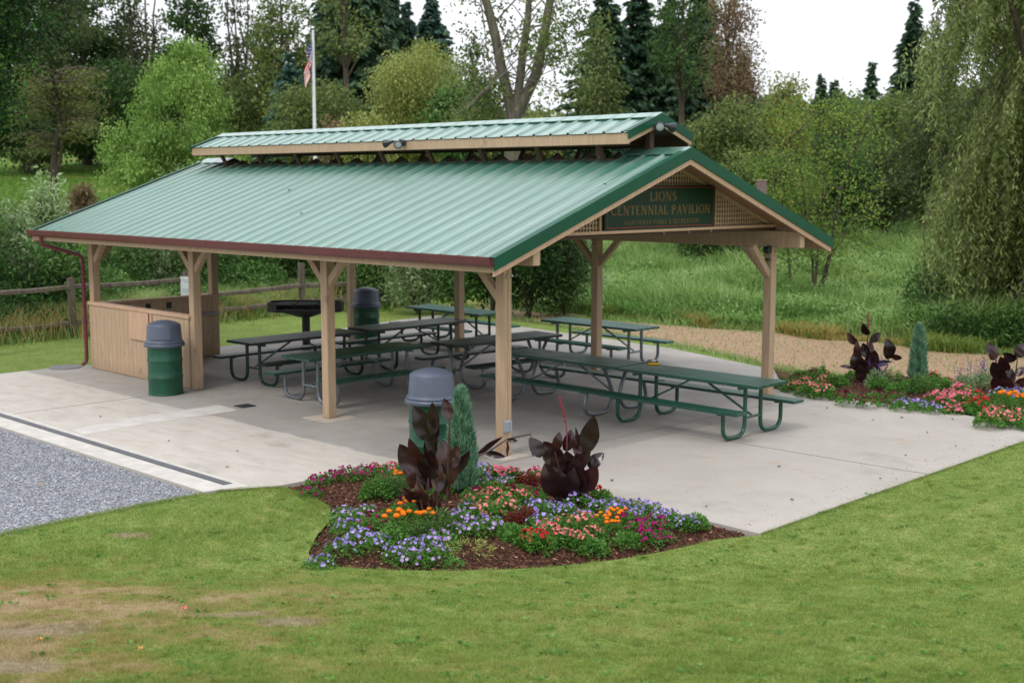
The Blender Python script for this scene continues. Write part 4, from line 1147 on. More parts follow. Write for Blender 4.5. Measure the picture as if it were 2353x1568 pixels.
flagpart('stars', lambda a, b: can(a, b) and (a % 3 == 1 and b % 3 == 1), M['flag_white'], fl)

# ================================================================== VEGETATION
def unit(n):
    v = rng.normal(size=(n, 3)); return v/np.linalg.norm(v, axis=1)[:, None]
def leafmesh(name, P, D, L, W, c, v=None):
    """rhombic leaves at P growing along D"""
    n = len(P); D = D/(np.linalg.norm(D, axis=1)[:, None]+1e-9)
    S_ = np.cross(D, unit(n)); S_ /= (np.linalg.norm(S_, axis=1)[:, None]+1e-9)
    L = np.broadcast_to(L, n)[:, None]; W = np.broadcast_to(W, n)[:, None]
    V = np.stack([P, P+D*L*.45+S_*W*.5, P+D*L, P+D*L*.45-S_*W*.5], 1).reshape(-1, 3)
    return npmesh(name, V, np.arange(n*4), np.arange(n)*4, {'v': rng.random(n) if v is None else v, 'c': np.broadcast_to(c, n)})
def shape_r(kind, t):
    t = np.clip(t, 0, 1)
    if kind == 'round': return np.sqrt(np.clip(1-(2*t-1)**2, 0, 1))**.8
    if kind == 'egg': return np.clip(1-t, 0, 1)**.6*np.clip(t*5+.35, 0, 1)*1.05
    if kind == 'cone': return np.clip(1.02-t, 0, 1)**.85*np.clip(t*6+.5, 0, 1)
    if kind == 'tall': return np.clip(1-t**3, 0, 1)**.7*np.clip(t*4+.3, 0, 1)
    if kind == 'dome': return np.sqrt(np.clip(1-t**2, 0, 1))
    return np.ones_like(t)
def crown_clusters(n, r, z0, z1, shape, hollow=.45):
    t = rng.random(n*6); keep = rng.random(n*6) < shape_r(shape, t)**1.3+.05; t = t[keep][:n]; n = len(t)
    a = rng.uniform(0, 2*math.pi, n); ph = rng.uniform(0, 6, 3)
    lump = 1+.16*np.sin(a*3+ph[0]+t*7)+.12*np.sin(a*5+ph[1]-t*11)
    rr = r*shape_r(shape, t)*lump*(hollow+(1-hollow)*rng.random(n)**.6)
    return np.stack([rr*np.cos(a), rr*np.sin(a), z0+(z1-z0)*t], -1)
def tree(name, label, cat, pos, ztop, zbot, r, shape, pal, barkm='bark_dark', leaf=.25, N=12000, ncl=90, csig=None, droop=0.0, trunk_r=None, limbs=26, lean=(0, 0), aspect=.5, group=None, stems=1, flat=.75, lseed=None, outdir=.0):
    root = tag(empty(name, pos), label, cat, group)
    z0, z1 = zbot-pos[2], ztop-pos[2]
    cs = csig or .17*r+.12
    Cc = crown_clusters(ncl, max(r-cs*1.1, .2), z0+cs*.3, z1-cs*.6, shape); ncl = len(Cc)
    Cc[:, 0] += lean[0]*Cc[:, 2]; Cc[:, 1] += lean[1]*Cc[:, 2]
    size = rng.uniform(.6, 1.35, ncl); pr = size**2.5; pr /= pr.sum()
    i = rng.choice(ncl, N, p=pr); hue = rng.random(ncl)*.7+.3*rng.random(ncl)
    g = rng.normal(size=(N, 3)); g /= (np.linalg.norm(g, axis=1)[:, None]+1e-9); g *= (rng.random(N)**.45)[:, None]*1.5
    off = g*cs*size[i][:, None]; off[:, 2] *= flat
    P = Cc[i]+off
    P[:, 2] -= droop*rng.random(N)**2*cs*2
    D = unit(N)+g*.5; D[:, 2] -= .25+droop*1.6
    hc = np.clip(hue[i]+rng.normal(0, .06, N), 0, 1)
    me = leafmesh('crown', P, D, leaf*rng.uniform(.6, 1.3, N), leaf*aspect*rng.uniform(.7, 1.3, N), hc)
    link('crown', me, M[pal], root)
    tr = trunk_r or max(.05, .016*(z1)+.03)
    m = MB()
    top = z0+(z1-z0)*.82
    paths = []
    for s in range(stems):
        ang = rng.uniform(0, 6.28); sp = (0 if stems == 1 else r*.35)
        pts = []
        for k in range(7):
            t = k/6
            pts.append((lean[0]*top*t+sp*t*math.cos(ang)+rng.normal(0, tr*.5)*t, lean[1]*top*t+sp*t*math.sin(ang)+rng.normal(0, tr*.5)*t, -.25+(top+.25)*t))
        rad = [tr*(1.25 if k == 0 else 1)*(1-.85*k/6)/(stems**.4)+.012 for k in range(7)]
        m.tube(pts, rad, 7); paths.append(np.array(pts))
    order = np.argsort(-size)[:limbs]
    for j in order:
        c = Cc[j]; pts = paths[j % stems]; zb = max(z0*.5, c[2]-.35*(z1-z0)*rng.uniform(.5, 1)); zb = min(max(zb, .1), top*.97)
        b = np.array([np.interp(zb, pts[:, 2], pts[:, q]) for q in range(3)])
        mid = b*.45+c*.55+np.array([0, 0, .12*np.linalg.norm(c-b)])
        rb = tr*(1-zb/(top+.3))*.45+.014
        m.tube([b, mid, c], [rb, rb*.6, .008+rb*.15], 5)
    m.build('trunk', M[barkm], root, True)
    return root
def fir(name, label, pos, ztop, r, pal='f_fir', N=7, z0f=.06, group=None, droop=.35, irregular=.25, sprays=11, leaf=.5):
    root = tag(empty(name, pos), label, 'conifer', group)
    Ht = ztop-pos[2]; nl = int(Ht/.34); r = r*1.75; leaf = leaf*1.5; Ps = []; Ds = []; Cs = []; Ls = []; m = MB()
    m.tube([(0, 0, -.2), (0, 0, Ht*.5), (0, 0, Ht)], [.014*Ht+.06, .008*Ht+.03, .015], 7)
    for k in range(nl):
        t = z0f+(1-z0f)*k/nl; z = Ht*t
        nb = N if t < .85 else 5
        for b in range(nb):
            a = rng.uniform(0, 6.283); Lb = r*(1-t)**.9*rng.uniform(1-irregular*1.6, 1+irregular*.5)+.12
            h = rng.random(); zj = rng.normal(0, .15)
            s = np.linspace(.12, 1, sprays)
            bx = np.stack([np.cos(a)*Lb*s, np.sin(a)*Lb*s, z+zj-droop*Lb*s**1.4+.14*Lb*s**3], -1)
            if b % 3 == 0: m.tube([(0, 0, z), tuple(bx[len(s)//2]), tuple(bx[-1])], [.03, .018, .006], 4)
            for sd in (-1, 1, 0):
                d = np.stack([np.cos(a+sd*.9)+0*s, np.sin(a+sd*.9)+0*s, -.35-.25*s], -1)
                Ps.append(bx+rng.normal(0, .05, bx.shape)); Ds.append(d+rng.normal(0, .22, d.shape)); Cs.append(np.full(len(s), h)); Ls.append(leaf*(1.15-.5*s)*rng.uniform(.7, 1.3, len(s))*min(1, Lb*.55+.3))
    P = np.concatenate(Ps); D = np.concatenate(Ds); c = np.clip(np.concatenate(Cs)+rng.normal(0, .08, len(P)), 0, 1); L = np.concatenate(Ls)
    link('crown', leafmesh('crown', P, D, L, L*.42, c), M[pal], root)
    m.build('trunk', M['bark_dark'], root, True)
    return root

def T(label, dx, depth, ytop, ybot, w, pal, shape='round', kind='tree', cat='tree', group=None, dens=3.6, leaf=None, **kw):
    p = at(dx, depth); zt, zb = zat(ytop, depth), max(zat(ybot, depth), p[2]+.15)
    r = w/2/FPX*depth
    lf = (leaf or .0042*depth)*.84
    area = math.pi*r*(zt-zb)/2*1.1; N = int(np.clip(dens*area/(lf*lf*.25), 1500, 32000))
    return tree(kind, label, cat, p, zt, zb, r, shape, pal, leaf=lf, N=N, group=group, **kw)
def FI(label, dx, depth, ytop, w, pal='f_fir', group=None, **kw):
    p = at(dx, depth); return fir('fir_tree', label, p, zat(ytop, depth), w/2/FPX*depth, pal, group=group, **kw)

G1 = 'tall trees behind the pavilion'
G2 = 'dark firs behind the pavilion'
# -- back left
T('dark green leafy tree overhanging the top left corner', -70, 25, -260, 300, 400, 'f_deep', 'round', dens=5, leaf=.13, ncl=120, flat=.6)
T('dark green thicket under the corner tree at the left edge', -30, 62, 190, 352, 330, 'f_deep', 'round', 'thicket', 'shrub', dens=5)
T('light green rounded tree with lumpy drooping crown left of the flagpole', 424, 48, 62, 455, 385, 'f_bright', 'egg', dens=5.5, leaf=.17, ncl=190, csig=.36, droop=.7, limbs=40, trunk_r=.07)
T('dim tall tree at the far left behind the corner tree', 70, 84, -220, 380, 330, 'f_dim', 'tall', group=G1, ncl=120, dens=4.8)
T('dim leafy tree left of the sky gap behind the light green tree', 205, 92, -160, 380, 250, 'f_dark', 'tall', group=G1, ncl=130, dens=4.6)
T('thin airy tree with bare forks above the light green tree', 340, 90, -120, 330, 190, 'f_dim', 'tall', group=G1, ncl=44, dens=1.7, limbs=30, stems=3, csig=.8)
T('upright olive tree just over the top of the light green tree', 440, 86, -120, 330, 150, 'f_dark', 'tall', group=G1, ncl=70, dens=3.4)
T('thin airy tree between two sky gaps left of the flag', 560, 92, -90, 340, 170, 'f_dim', 'tall', group=G1, ncl=40, dens=1.5, limbs=28, stems=3, csig=.7)
T('brownish low tree left behind the light green crown', 265, 84, 130, 350, 250, 'f_dark', 'round', group=G1, dens=4.5)
T('brownish low tree right behind the light green crown', 590, 82, 165, 400, 250, 'f_olive', 'round', group=G1, dens=4.5)
T('tall olive tree left of the flag', 655, 80, -80, 300, 170, 'f_olive', 'tall', group=G1, dens=3.5)
T('olive leafy tree in front of the dark firs right of the flag', 800, 74, -140, 150, 170, 'f_olive', 'tall', group=G1, dens=1.3)
FI('blue green spruce left of the flag', 672, 72, 120, 110, 'f_firblue', group=G2)
FI('broad black green fir right of the flag', 825, 86, -190, 260, group=G2, N=10)
FI('black green fir behind the flagpole', 760, 90, -60, 130, group=G2, N=8)
FI('fir with its top cut by the frame left of the two pointed firs', 895, 92, -90, 130, group=G2, N=8)
FI('pointed bluish fir, left one of the pair over the round willow', 937, 95, -2, 95, 'f_firblue', group=G2, N=8)
FI('pointed bluish fir, right one of the pair over the round willow', 994, 92, -25, 125, 'f_firblue', group=G2, N=9)
T('grey green bushy tree behind the flagpole', 725, 62, 175, 380, 250, 'f_olive', 'round', dens=4.2)
T('round yellow green willow beside the three stemmed tree', 955, 62, 84, 350, 250, 'f_willow', 'round', dens=6, leaf=.17, droop=.9, ncl=220, csig=.5)
T('low yellow green bush right of the flagpole', 842, 56, 238, 380, 150, 'f_willow', 'dome', 'shrub', 'shrub', dens=5, droop=.4)
T('reddish tinged low bush at the foot of the flagpole', 770, 57, 265, 380, 120, 'f_brown', 'dome', 'shrub', 'shrub', dens=4)
T('leafy dark tree with gaps left of the three stemmed tree', 1085, 54, 88, 350, 150, 'f_dark', 'egg', dens=1.9, ncl=60, csig=.32)
T('bright green low tree at the foot of the round willow', 1040, 52, 190, 370, 150, 'f_shrub', 'round', dens=4)
T('low olive tree left of the three stemmed trunk', 1110, 58, 180, 370, 120, 'f_olive', 'round', dens=4)
T('low yellowish bush right of the three stemmed trunk', 1240, 70, 240, 350, 110, 'f_willow', 'dome', 'shrub', 'shrub', dens=3.5)

# -- the big three stemmed tree
p = at(1182, 44)
e = tag(empty('forked_tree', p), 'large grey tree forking into three tall stems behind the ridge vent', 'tree')
def wp(dx, dy, dep=44.0, dd=0.0):
    a = at(dx, dep+dd, 0.0); return (a[0]-p[0], a[1]-p[1], zat(dy, dep+dd)-p[2])
m = MB()
m.tube([(0, 0, -.2), wp(1181, 330), wp(1182, 262)], [.42, .36, .36], 12); m.build('trunk', bark('fork_trunk_bark', C(70, 66, 58), C(122, 116, 104)), e, True)
STEMS = [[(1178, 268), (1165, 215), (1150, 150), (1138, 85), (1122, 20), (1100, -60), (1085, -160)], [(1184, 262), (1190, 215), (1196, 160), (1203, 100), (1212, 35), (1214, -60), (1222, -180)], [(1186, 268), (1208, 218), (1232, 165), (1246, 95), (1256, 30), (1272, -60), (1290, -180)]]
M['bark_fork'] = bark('fork_bark', C(70, 66, 58), C(122, 116, 104))
for s, w in zip(STEMS, (.21, .17, .21)):
    MB().tube([wp(a, b) for a, b in s], [w, w*.92, w*.86, w*.8, w*.72, w*.5, w*.25], 10).build('stem', M['bark_fork'], e, True)
m = MB(); cl = []
for i in range(54):
    s = STEMS[rng.integers(3)]; k = rng.integers(1, 6); a, b = s[k]
    if i < 14: dx, dy = rng.uniform(1040, 1150), rng.uniform(150, 270)
    elif i < 30: dx, dy = rng.uniform(1250, 1345), rng.uniform(-10, 230)
    else: dx, dy = a+rng.normal(0, 55), b+rng.normal(-10, 40)
    dd = rng.normal(0, 1.0)
    q = wp(dx, dy, 44, dd); b0 = wp(a, b+25)
    m.tube([b0, tuple((np.array(b0)+np.array(q))/2+np.array([0, 0, .25])), q], [.03, .018, .006], 5); cl.append(q)
m.tube([wp(1150, 160), wp(1120, 205), wp(1085, 240), wp(1050, 262)], [.09, .07, .05, .02], 7)
m.build('limbs', M['bark_grey'], e, True)
cl = np.array(cl); i = rng.integers(0, len(cl), 5200)
P = cl[i]+rng.normal(0, 1, (5200, 3))*np.array([.36, .36, .26])
link('crown', leafmesh('crown', P, unit(5200)-np.array([0, 0, .4]), .15*rng.uniform(.6, 1.3, 5200), .09, rng.random(len(cl))[i]), M['f_olive'], e)

# -- right of it
FI('broad dark fir right of the three stemmed tree', 1385, 82, -70, 190, group=G2, N=9, irregular=.35)
FI('narrow dark fir second to the right of the three stemmed tree', 1462, 84, -110, 130, group=G2, N=8, irregular=.4)
FI('dark fir with thin top over the ridge vent end', 1530, 84, -30, 150, group=G2, N=9, irregular=.4)
FI('tall dark fir left of the reddish brown tree', 1605, 86, -120, 140, group=G2, N=8, irregular=.4)
FI('small grey green fir over the end of the ridge vent', 1568, 68, 165, 120, 'f_fir', group=G2, N=8)
FI('small dark fir at the right edge of the reddish brown tree', 1700, 82, 120, 85, group=G2, N=8)
T('olive leafy tree in front of the broad dark fir', 1375, 66, 30, 330, 130, 'f_olive', 'tall', group=G1, dens=2.2)
T('leafy olive green tree in front of the tall dark fir', 1560, 66, -90, 220, 170, 'f_dark', 'tall', group=G1, dens=1.8)
T('tall reddish brown airy tree beside the open sky', 1668, 76, -90, 300, 150, 'f_brown', 'tall', group=G1, dens=2.6, leaf=.26, ncl=130, csig=.7)
T('olive bushy tree behind the gable peak', 1655, 54, 205, 520, 210, 'f_olive', 'round', dens=4.6)
T('yellowish leafy tree against the open sky', 1790, 58, 128, 520, 210, 'f_yellow', 'egg', dens=2.4, ncl=90)
FI('tiny pointed fir on the skyline, left one of two', 1878, 108, 172, 60, group='small firs on the right skyline', N=8)
FI('tiny pointed fir on the skyline, right one of two', 1908, 110, 178, 62, group='small firs on the right skyline', N=8)
FI('small open fir on the skyline left of the tall fir', 1992, 106, 138, 74, group='small firs on the right skyline', N=6, irregular=.5)
FI('tall dark fir with ragged drooping boughs against the sky left of the willow', 2082, 88, -2, 135, 'f_fir', group=G2, N=8, irregular=.5, droop=.6)
T('olive tree under the skyline gap', 1935, 74, 225, 520, 220, 'f_olive', 'round', dens=4.2)
T('dim olive tree right of the skyline gap', 2040, 78, 215, 520, 210, 'f_olive', 'round', dens=4.2)
T('green yellow tree in front of the ragged fir', 2120, 72, 110, 500, 150, 'f_olive', 'tall', dens=3.2)
T('dim brownish tree rising behind the weeping willow', 2160, 66, -110, 480, 160, 'f_dim', 'tall', dens=2.4)
T('dim tree behind the right edge of the willow', 2300, 60, -150, 500, 220, 'f_dim', 'tall', dens=3)
T('dark thicket across the meadow left of the willow', 2040, 66, 330, 520, 210, 'f_dim', 'round', 'thicket', 'shrub', dens=5)
T('dim thicket across the meadow behind the small tree', 1900, 60, 300, 545, 230, 'f_dark', 'round', 'thicket', 'shrub', dens=4)
T('olive thicket behind the right slope of the roof', 1740, 52, 330, 570, 260, 'f_olive', 'round', 'thicket', 'shrub', dens=4.5)
T('green thicket behind the lower right eave', 1620, 50, 400, 590, 200, 'f_shrub', 'round', 'thicket', 'shrub', dens=4)

# -- small meadow tree with leaning stems
p = at(1874, 36.5, -.03)
e = tag(empty('meadow_tree', p), 'slender leaning tree with small yellowing leaves in the meadow right of the pavilion', 'tree')
def wp2(dx, dy, dd=0.0):
    a = at(dx, 36.5+dd, 0.0); return (a[0]-p[0], a[1]-p[1], zat(dy, 36.5+dd)-p[2])
ST = [[(1872, 692), (1895, 640), (1908, 580), (1916, 520), (1928, 430), (1955, 340), (1985, 260)], [(1872, 692), (1868, 600), (1850, 500), (1835, 400), (1820, 300)], [(1826, 690), (1818, 640), (1812, 590), (1800, 500), (1785, 400)], [(1874, 692), (1878, 600), (1885, 480), (1888, 380), (1880, 250)]]
for s, w in zip(ST, (.075, .045, .05, .045)):
    n = len(s); MB().tube([wp2(a, b, .3*i/n) for i, (a, b) in enumerate(s)], [w*(1-.75*i/(n-1)) for i in range(n)], 7).build('trunk', M['bark_dark'], e, True)
m = MB(); m.tube([wp2(1880, 690), wp2(1930, 672), wp2(1985, 655), (wp2(2035, 630))], [.03, .022, .016, .006], 5); cl = []
for i in range(150):
    s = ST[rng.integers(4)]; k = rng.integers(2, len(s)); a, b = s[k]
    dx = a+rng.normal(0, 58); dy = np.clip(b+rng.normal(0, 55), 222+rng.uniform(0, 40), 590)
    dx = np.clip(dx, 1742, 2062); dd = rng.normal(0, .8); q = wp2(dx, dy, dd); b0 = wp2(a, b+10)
    if i < 70: m.tube([b0, tuple((np.array(b0)+np.array(q))/2+np.array([0, 0, .12])), q], [.018, .012, .005], 4)
    cl.append(q)
for dx, dy in ((1930, 660), (1990, 648), (2030, 632), (1950, 620), (1840, 600), (1900, 600)): cl.append(wp2(dx, dy))
m.build('branches', M['bark_dark'], e, True)
cl = np.array(cl); n = 8500; i = rng.integers(0, len(cl), n)
P = cl[i]+rng.normal(0, 1, (n, 3))*np.array([.30, .30, .26])
hue = np.clip(rng.random(len(cl))*.75, 0, 1)
link('crown', leafmesh('crown', P, unit(n)-np.array([0, 0, .3]), .085*rng.uniform(.6, 1.4, n), .055, hue[i]), M['f_yellow2'] if 'f_yellow2' in M else M['f_mix'], e) if False else None
M['f_mix'] = foliage('turning_leaves', [C(58, 84, 32), C(84, 112, 46), C(116, 138, 62), C(170, 164, 74)], .42)
link('crown', leafmesh('crown', P, unit(n)-np.array([0, 0, .3]), .095*rng.uniform(.6, 1.4, n), .06, hue[i]), M['f_mix'], e)

# -- thin lichen grey tree on the hill
p = at(128, 57)
e = tag(empty('sparse_tree', p), 'thin spreading tree with sparse yellow brown twigs on the hill at the left', 'tree')
def wp3(dx, dy, dd=0.0):
    a = at(dx, 57+dd, 0.0); return (a[0]-p[0], a[1]-p[1], zat(dy, 57+dd)-p[2])
m = MB(); m.tube([(0, 0, -.3), wp3(126, 420), wp3(132, 350), wp3(146, 290), wp3(140, 220), wp3(148, 170)], [.2, .17, .14, .12, .09, .05], 8)
m.tube([wp3(131, 400), wp3(146, 360), wp3(150, 300)], [.12, .09, .05], 7)
m.build('trunk', M['bark_dark'], e, True)
m = MB(); P = []; D = []
for k in range(60):
    sd = -1 if k % 2 else 1; y0 = rng.uniform(165, 345); x0 = 142
    L_ = rng.uniform(45, 118); x1 = x0+sd*L_; y1 = y0-rng.uniform(-5, 42); dd = rng.normal(0, 1.6)
    a = np.array(wp3(x0, y0)); b = np.array(wp3((x0+x1)/2, (y0+y1)/2-8, dd/2)); c = np.array(wp3(x1, y1+rng.uniform(0, 16), dd))
    m.tube([a, b, c], [.05, .03, .01], 5)
    for t in np.linspace(.25, 1, 26):
        q = a*(1-t)**2+2*b*t*(1-t)+c*t*t
        for _ in range(3): P.append(q+rng.normal(0, 1, 3)*np.array([.24, .24, .12])-np.array([0, 0, .1])); D.append([rng.normal(), rng.normal(), -.6])
m.build('limbs', M['bark_dark'], e, True)
P = np.array(P); link('crown', leafmesh('crown', P, np.array(D), .20*rng.uniform(.6, 1.3, len(P)), .07, rng.random(len(P))), M['f_twig'] if 'f_twig' in M else foliage('sparse_twigs', [C(62, 74, 40), C(84, 96, 50), C(108, 110, 60), C(76, 94, 46)], .3), e)
# dry clump on the hill
T('brown dry shrub clump on the hill beside the thin tree', 190, 56, 412, 490, 66, 'f_brown', 'dome', 'shrub', 'shrub', dens=5, leaf=.22, limbs=5, ncl=20)

# -- weeping willow at the right edge
p = at(2425, 28, -.03)
e = tag(empty('weeping_willow', p), 'large weeping willow with long hanging strands at the right edge', 'tree')
m = MB(); m.tube([(0, 0, -.2), (.1, 0, 2), (.0, .2, 4.2)], [.42, .34, .28], 10)
n_s = 1900; Ps = []; Ds = []; Cs = []; wm = MB()
for k in range(14):
    a = k*2.4; rr = rng.uniform(1.2, 2.6); zt = rng.uniform(6.5, 10)
    m.tube([(0, .1, rng.uniform(2.5, 4.2)), (rr*.45*math.cos(a), rr*.45*math.sin(a), zt*.7), (rr*math.cos(a), rr*math.sin(a), zt)], [.14, .09, .03], 6)
m.build('trunk', M['bark_dark'], e, True)
bough = []
for k in range(150):
    a = rng.uniform(0, 6.283); rr = 3.05*rng.uniform(.4, 1.0); zt = rng.uniform(.8, 11.5); zt = min(zt, 11.5*math.sqrt(max(.05, 1-(rr/3.7)**2))+1.0)
    n = 12; t = np.linspace(0, 1, n); lump = 1+.08*math.sin(a*4+zt)
    b = np.stack([rr*lump*np.cos(a)*t**.8, rr*lump*np.sin(a)*t**.8, zt+1.1*t*(1-t)*2.2-.9*t**3], -1)
    bough.append((a, b)); hue = rng.random()
    wm.tube([b[2], b[6], b[-1]], [.03, .018, .006], 4)
    for j in range(30):
        i = rng.integers(4, n); base = b[i]+rng.normal(0, .10, 3); L_ = rng.uniform(.5, 2.1)*(1 if zt > 3 else .7); z1 = max(.1+.4*rng.random(), base[2]-L_)
        if z1 > base[2]-.2: z1 = base[2]-.2
        m_ = max(5, int((base[2]-z1)*24)); tt = np.linspace(0, 1, m_); dr = rng.normal(0, .16, 2)+np.array([math.cos(a), math.sin(a)])*.12
        pts = np.stack([base[0]+dr[0]*np.sqrt(tt), base[1]+dr[1]*np.sqrt(tt), base[2]+(z1-base[2])*tt], -1)
        if j % 10 == 0: wm.tube([pts[0], pts[m_//2], pts[-1]], [.006, .004, .002], 3)
        Ps.append(pts+rng.normal(0, .03, pts.shape)); d = rng.normal(0, .6, pts.shape); d[:, 2] = -.8; Ds.append(d)
        Cs.append(np.full(m_, np.clip(hue*.7+.3*rng.random(), 0, 1)))
wm.build('strands', M['bark_grey'], e)
P = np.concatenate(Ps); D = np.concatenate(Ds); c = np.concatenate(Cs)
M['f_weep'] = foliage('weeping_willow_leaves', [C(62, 74, 38), C(92, 106, 56), C(122, 136, 80), C(160, 172, 114)], .4)
link('crown', leafmesh('crown', P, D, .15*rng.uniform(.6, 1.3, len(P)), .042, c), M['f_weep'], e)

# -- shrubs behind the fence and slab
GS = 'shrubs along the back of the pavilion'
SH = [(-60, 31, 440, 200, 'f_shrub', 'green shrub behind the fence at the left edge'), (30, 32, 455, 150, 'f_sage', 'pale grey green willow shrub behind the fence at far left'),
 (105, 33, 398, 110, 'f_sage', 'tallest pale leafed shrub left of the roof corner'), (150, 31.5, 510, 170, 'f_shrub', 'green shrub behind the fence left of the downspout'),
 (60, 30.5, 560, 160, 'f_deep', 'dark low shrub behind the left rail'), (260, 35, 490, 190, 'f_shrub', 'green shrub over the counter wall'), (360, 36, 480, 170, 'f_sage', 'pale shrub over the counter wall'),
 (395, 38, 378, 90, 'f_sage', 'tall pale sprigs rising over the left roof slope'), (455, 39, 360, 80, 'f_sage', 'tall pale sprigs beside the ridge vent end'), (470, 36, 470, 180, 'f_shrub', 'leafy green shrub right of the counter wall'),
 (570, 37, 460, 190, 'f_shrub', 'leafy shrub between the counter and the tall fence post'), (670, 38, 450, 190, 'f_dark', 'shadowy shrub behind the tall fence post'), (770, 38, 450, 190, 'f_shrub', 'leafy shrub behind the grill'),
 (870, 36, 450, 190, 'f_shrub', 'leafy shrub behind the far bin'), (960, 34.5, 450, 190, 'f_sage', 'paler shrub right of the far bin'), (1050, 33.5, 440, 180, 'f_shrub', 'green shrub behind the back centre post'),
 (1130, 33, 440, 170, 'f_deep', 'deep green shrub behind the nearest post'), (1215, 32.5, 440, 190, 'f_deep', 'deep green shrub right of the nearest post'), (1295, 33, 450, 150, 'f_dark', 'dark shrub at the edge of the meadow'), (1340, 36, 520, 110, 'f_sage', 'small pale shrub in the meadow edge left of the right middle post'),
 (2150, 31.5, 600, 150, 'f_dark', 'dark undergrowth at the left foot of the willow'), (2235, 29.5, 640, 200, 'f_deep', 'dark leafy undergrowth under the willow'), (2340, 28.5, 630, 200, 'f_deep', 'dark undergrowth under the willow at the right edge')]
for dx, d, yt, w, pal, lab in SH:
    d = d-.9 if dx < 1000 else d
    p = at(dx, d, -.05); r = w/2/FPX*d; zt = zat(yt, d); lf = .15 if pal == 'f_sage' else .13
    area = math.pi*r*zt/2; N = int(min(20000, 4.6*area/(lf*lf*.22)))
    tree('shrub', lab, 'shrub', p, zt, .15, r, 'tall', pal, leaf=lf, N=N, ncl=55, csig=.30, trunk_r=.035, limbs=18, stems=4, aspect=.36, group=GS, flat=1.0)

# -- tall meadow grass (placed below), fence weeds, far woods
M['f_edge'] = foliage('edge_weeds', [C(78, 110, 44), C(110, 132, 60), C(150, 140, 80), C(176, 150, 100)], .4)
n = 210000
d = 27.5+52*rng.random(n)**1.5; dx = rng.uniform(1120, 2500, n)
U = (dx-1176)/FPX*(d*math.cos(PITCH)+.2); X = CAM[0]+F2[0]*d+R2[0]*U; Y = CAM[1]+F2[1]*d+R2[1]*U
k = ~inpoly(X, Y, [(x_, y_-.0) for x_, y_ in SAND]) & ~inpoly(X, Y, BACK) & (Y < -13.4+.25*np.sin(X*2.1)-.02*X)
X, Y, d = X[k], Y[k], d[k]
cl = .5+.5*np.sin(X*.8+np.sin(Y*.5)*2)*np.sin(Y*.9+np.sin(X*.7)); front = np.clip((-13.6-Y)/1.6, .25, 1)
h = rng.uniform(.3, 1.0, len(X))*(.5+.85*cl)*front
o = blades('meadow_grass', np.stack([X, Y, terrain(X, Y)-.08], -1), h, .022+.0006*d, .75, M['f_weed'], 'lush tall green grass filling the meadow right of the pavilion', 'grass', two=True)
n = 15000
cx = rng.uniform(-6, 14, n); cy = -13.75+.25*np.sin(cx*2.1)-.02*cx-np.abs(rng.normal(0, .5, n))
blades('meadow_edge_weeds', np.stack([cx, cy, np.full(n, -.06)], -1), rng.uniform(.1, .34, n)*(.5+.8*(np.sin(cx*1.9)>.1)), .028, .9, M['f_edge'], 'yellowish weeds along the meadow edge beside the sandy walk', 'weeds', two=True)
M['f_fence'] = foliage('fence_weed_blades', [C(44, 70, 30), C(66, 98, 42), C(92, 124, 58), C(124, 138, 80)], .4)
k = rng.integers(0, len(X), 90000); zz = terrain(X[k], Y[k])
hh = np.clip(.35+.35*np.sin(X[k]*1.3+np.sin(Y[k])*2)*np.sin(Y[k]*1.1), .08, .9)*rng.uniform(.6, 1.15, len(k))
me = leafmesh('meadow_weeds', np.stack([X[k]+rng.normal(0, .06, len(k)), Y[k]+rng.normal(0, .06, len(k)), zz+hh], -1), unit(len(k))+np.array([0, 0, .35]), (.06+.0017*d[k])*rng.uniform(.6, 1.3, len(k)), .03+.0007*d[k], np.clip(.5+.5*np.sin(X[k]*.7+2)*np.sin(Y[k]*1.3+X[k]*.4)+rng.normal(0, .12, len(k)), 0, 1))
tag(link('meadow_weeds', me, foliage('meadow_weed_leaves', [C(62, 98, 40), C(92, 132, 62), C(128, 162, 92), C(172, 192, 138)], .45)), 'pale leafy weeds growing through the tall meadow grass', 'weeds', kind='stuff')
n = 60000
t = rng.random(n)*(len(FP)-1); i = t.astype(int); f = (t-i)[:, None]; A = np.array(FP)
Q = A[i]*(1-f)+A[i+1]*f; nn = A[-1]-A[0]; nn = np.array([nn[1], -nn[0]])/np.linalg.norm(nn[:2]); 
if np.dot(nn, F2) < 0: nn = -nn
s = rng.normal(1.15, .62, n); X = Q[:, 0]+nn[0]*s; Y = Q[:, 1]+nn[1]*s
blades('fence_weeds', np.stack([X, Y, np.full(n, -.06)], -1), rng.uniform(.15, .95, n)*np.clip(.45+s*.4, .15, 1), .022, .8, M['f_weed'], 'tall weeds and grass growing through the rail fence', 'weeds', two=True)
n = 6500
s = rng.normal(.9, .6, n); j = rng.integers(0, 60000, n); X = Q[j, 0]+nn[0]*s; Y = Q[j, 1]+nn[1]*s
blades('dry_weeds', np.stack([X, Y, np.full(n, -.05)], -1), rng.uniform(.2, .9, n), .02, .8, M['f_dry'], 'dry straw coloured weeds among the rails of the fence', 'weeds', two=True)
n = 90000
d = 34+56*rng.random(n); dx = rng.uniform(-420, 900, n); U = (dx-1176)/FPX*(d*math.cos(PITCH)+.2); X = CAM[0]+F2[0]*d+R2[0]*U; Y = CAM[1]+F2[1]*d+R2[1]*U
blades('hill_grass', np.stack([X, Y, terrain(X, Y)-.06], -1), rng.uniform(.08, .26, n), .05, .8, M['f_hill'] if 'f_hill' in M else foliage('hill_grass_blades', [C(52, 84, 28), C(76, 112, 38), C(100, 134, 56), C(128, 140, 74)], .4), 'grass covering the hill at the back left', 'grass')
n = 100000
dx = rng.uniform(-500, 2800, n); d = rng.uniform(112, 150, n)
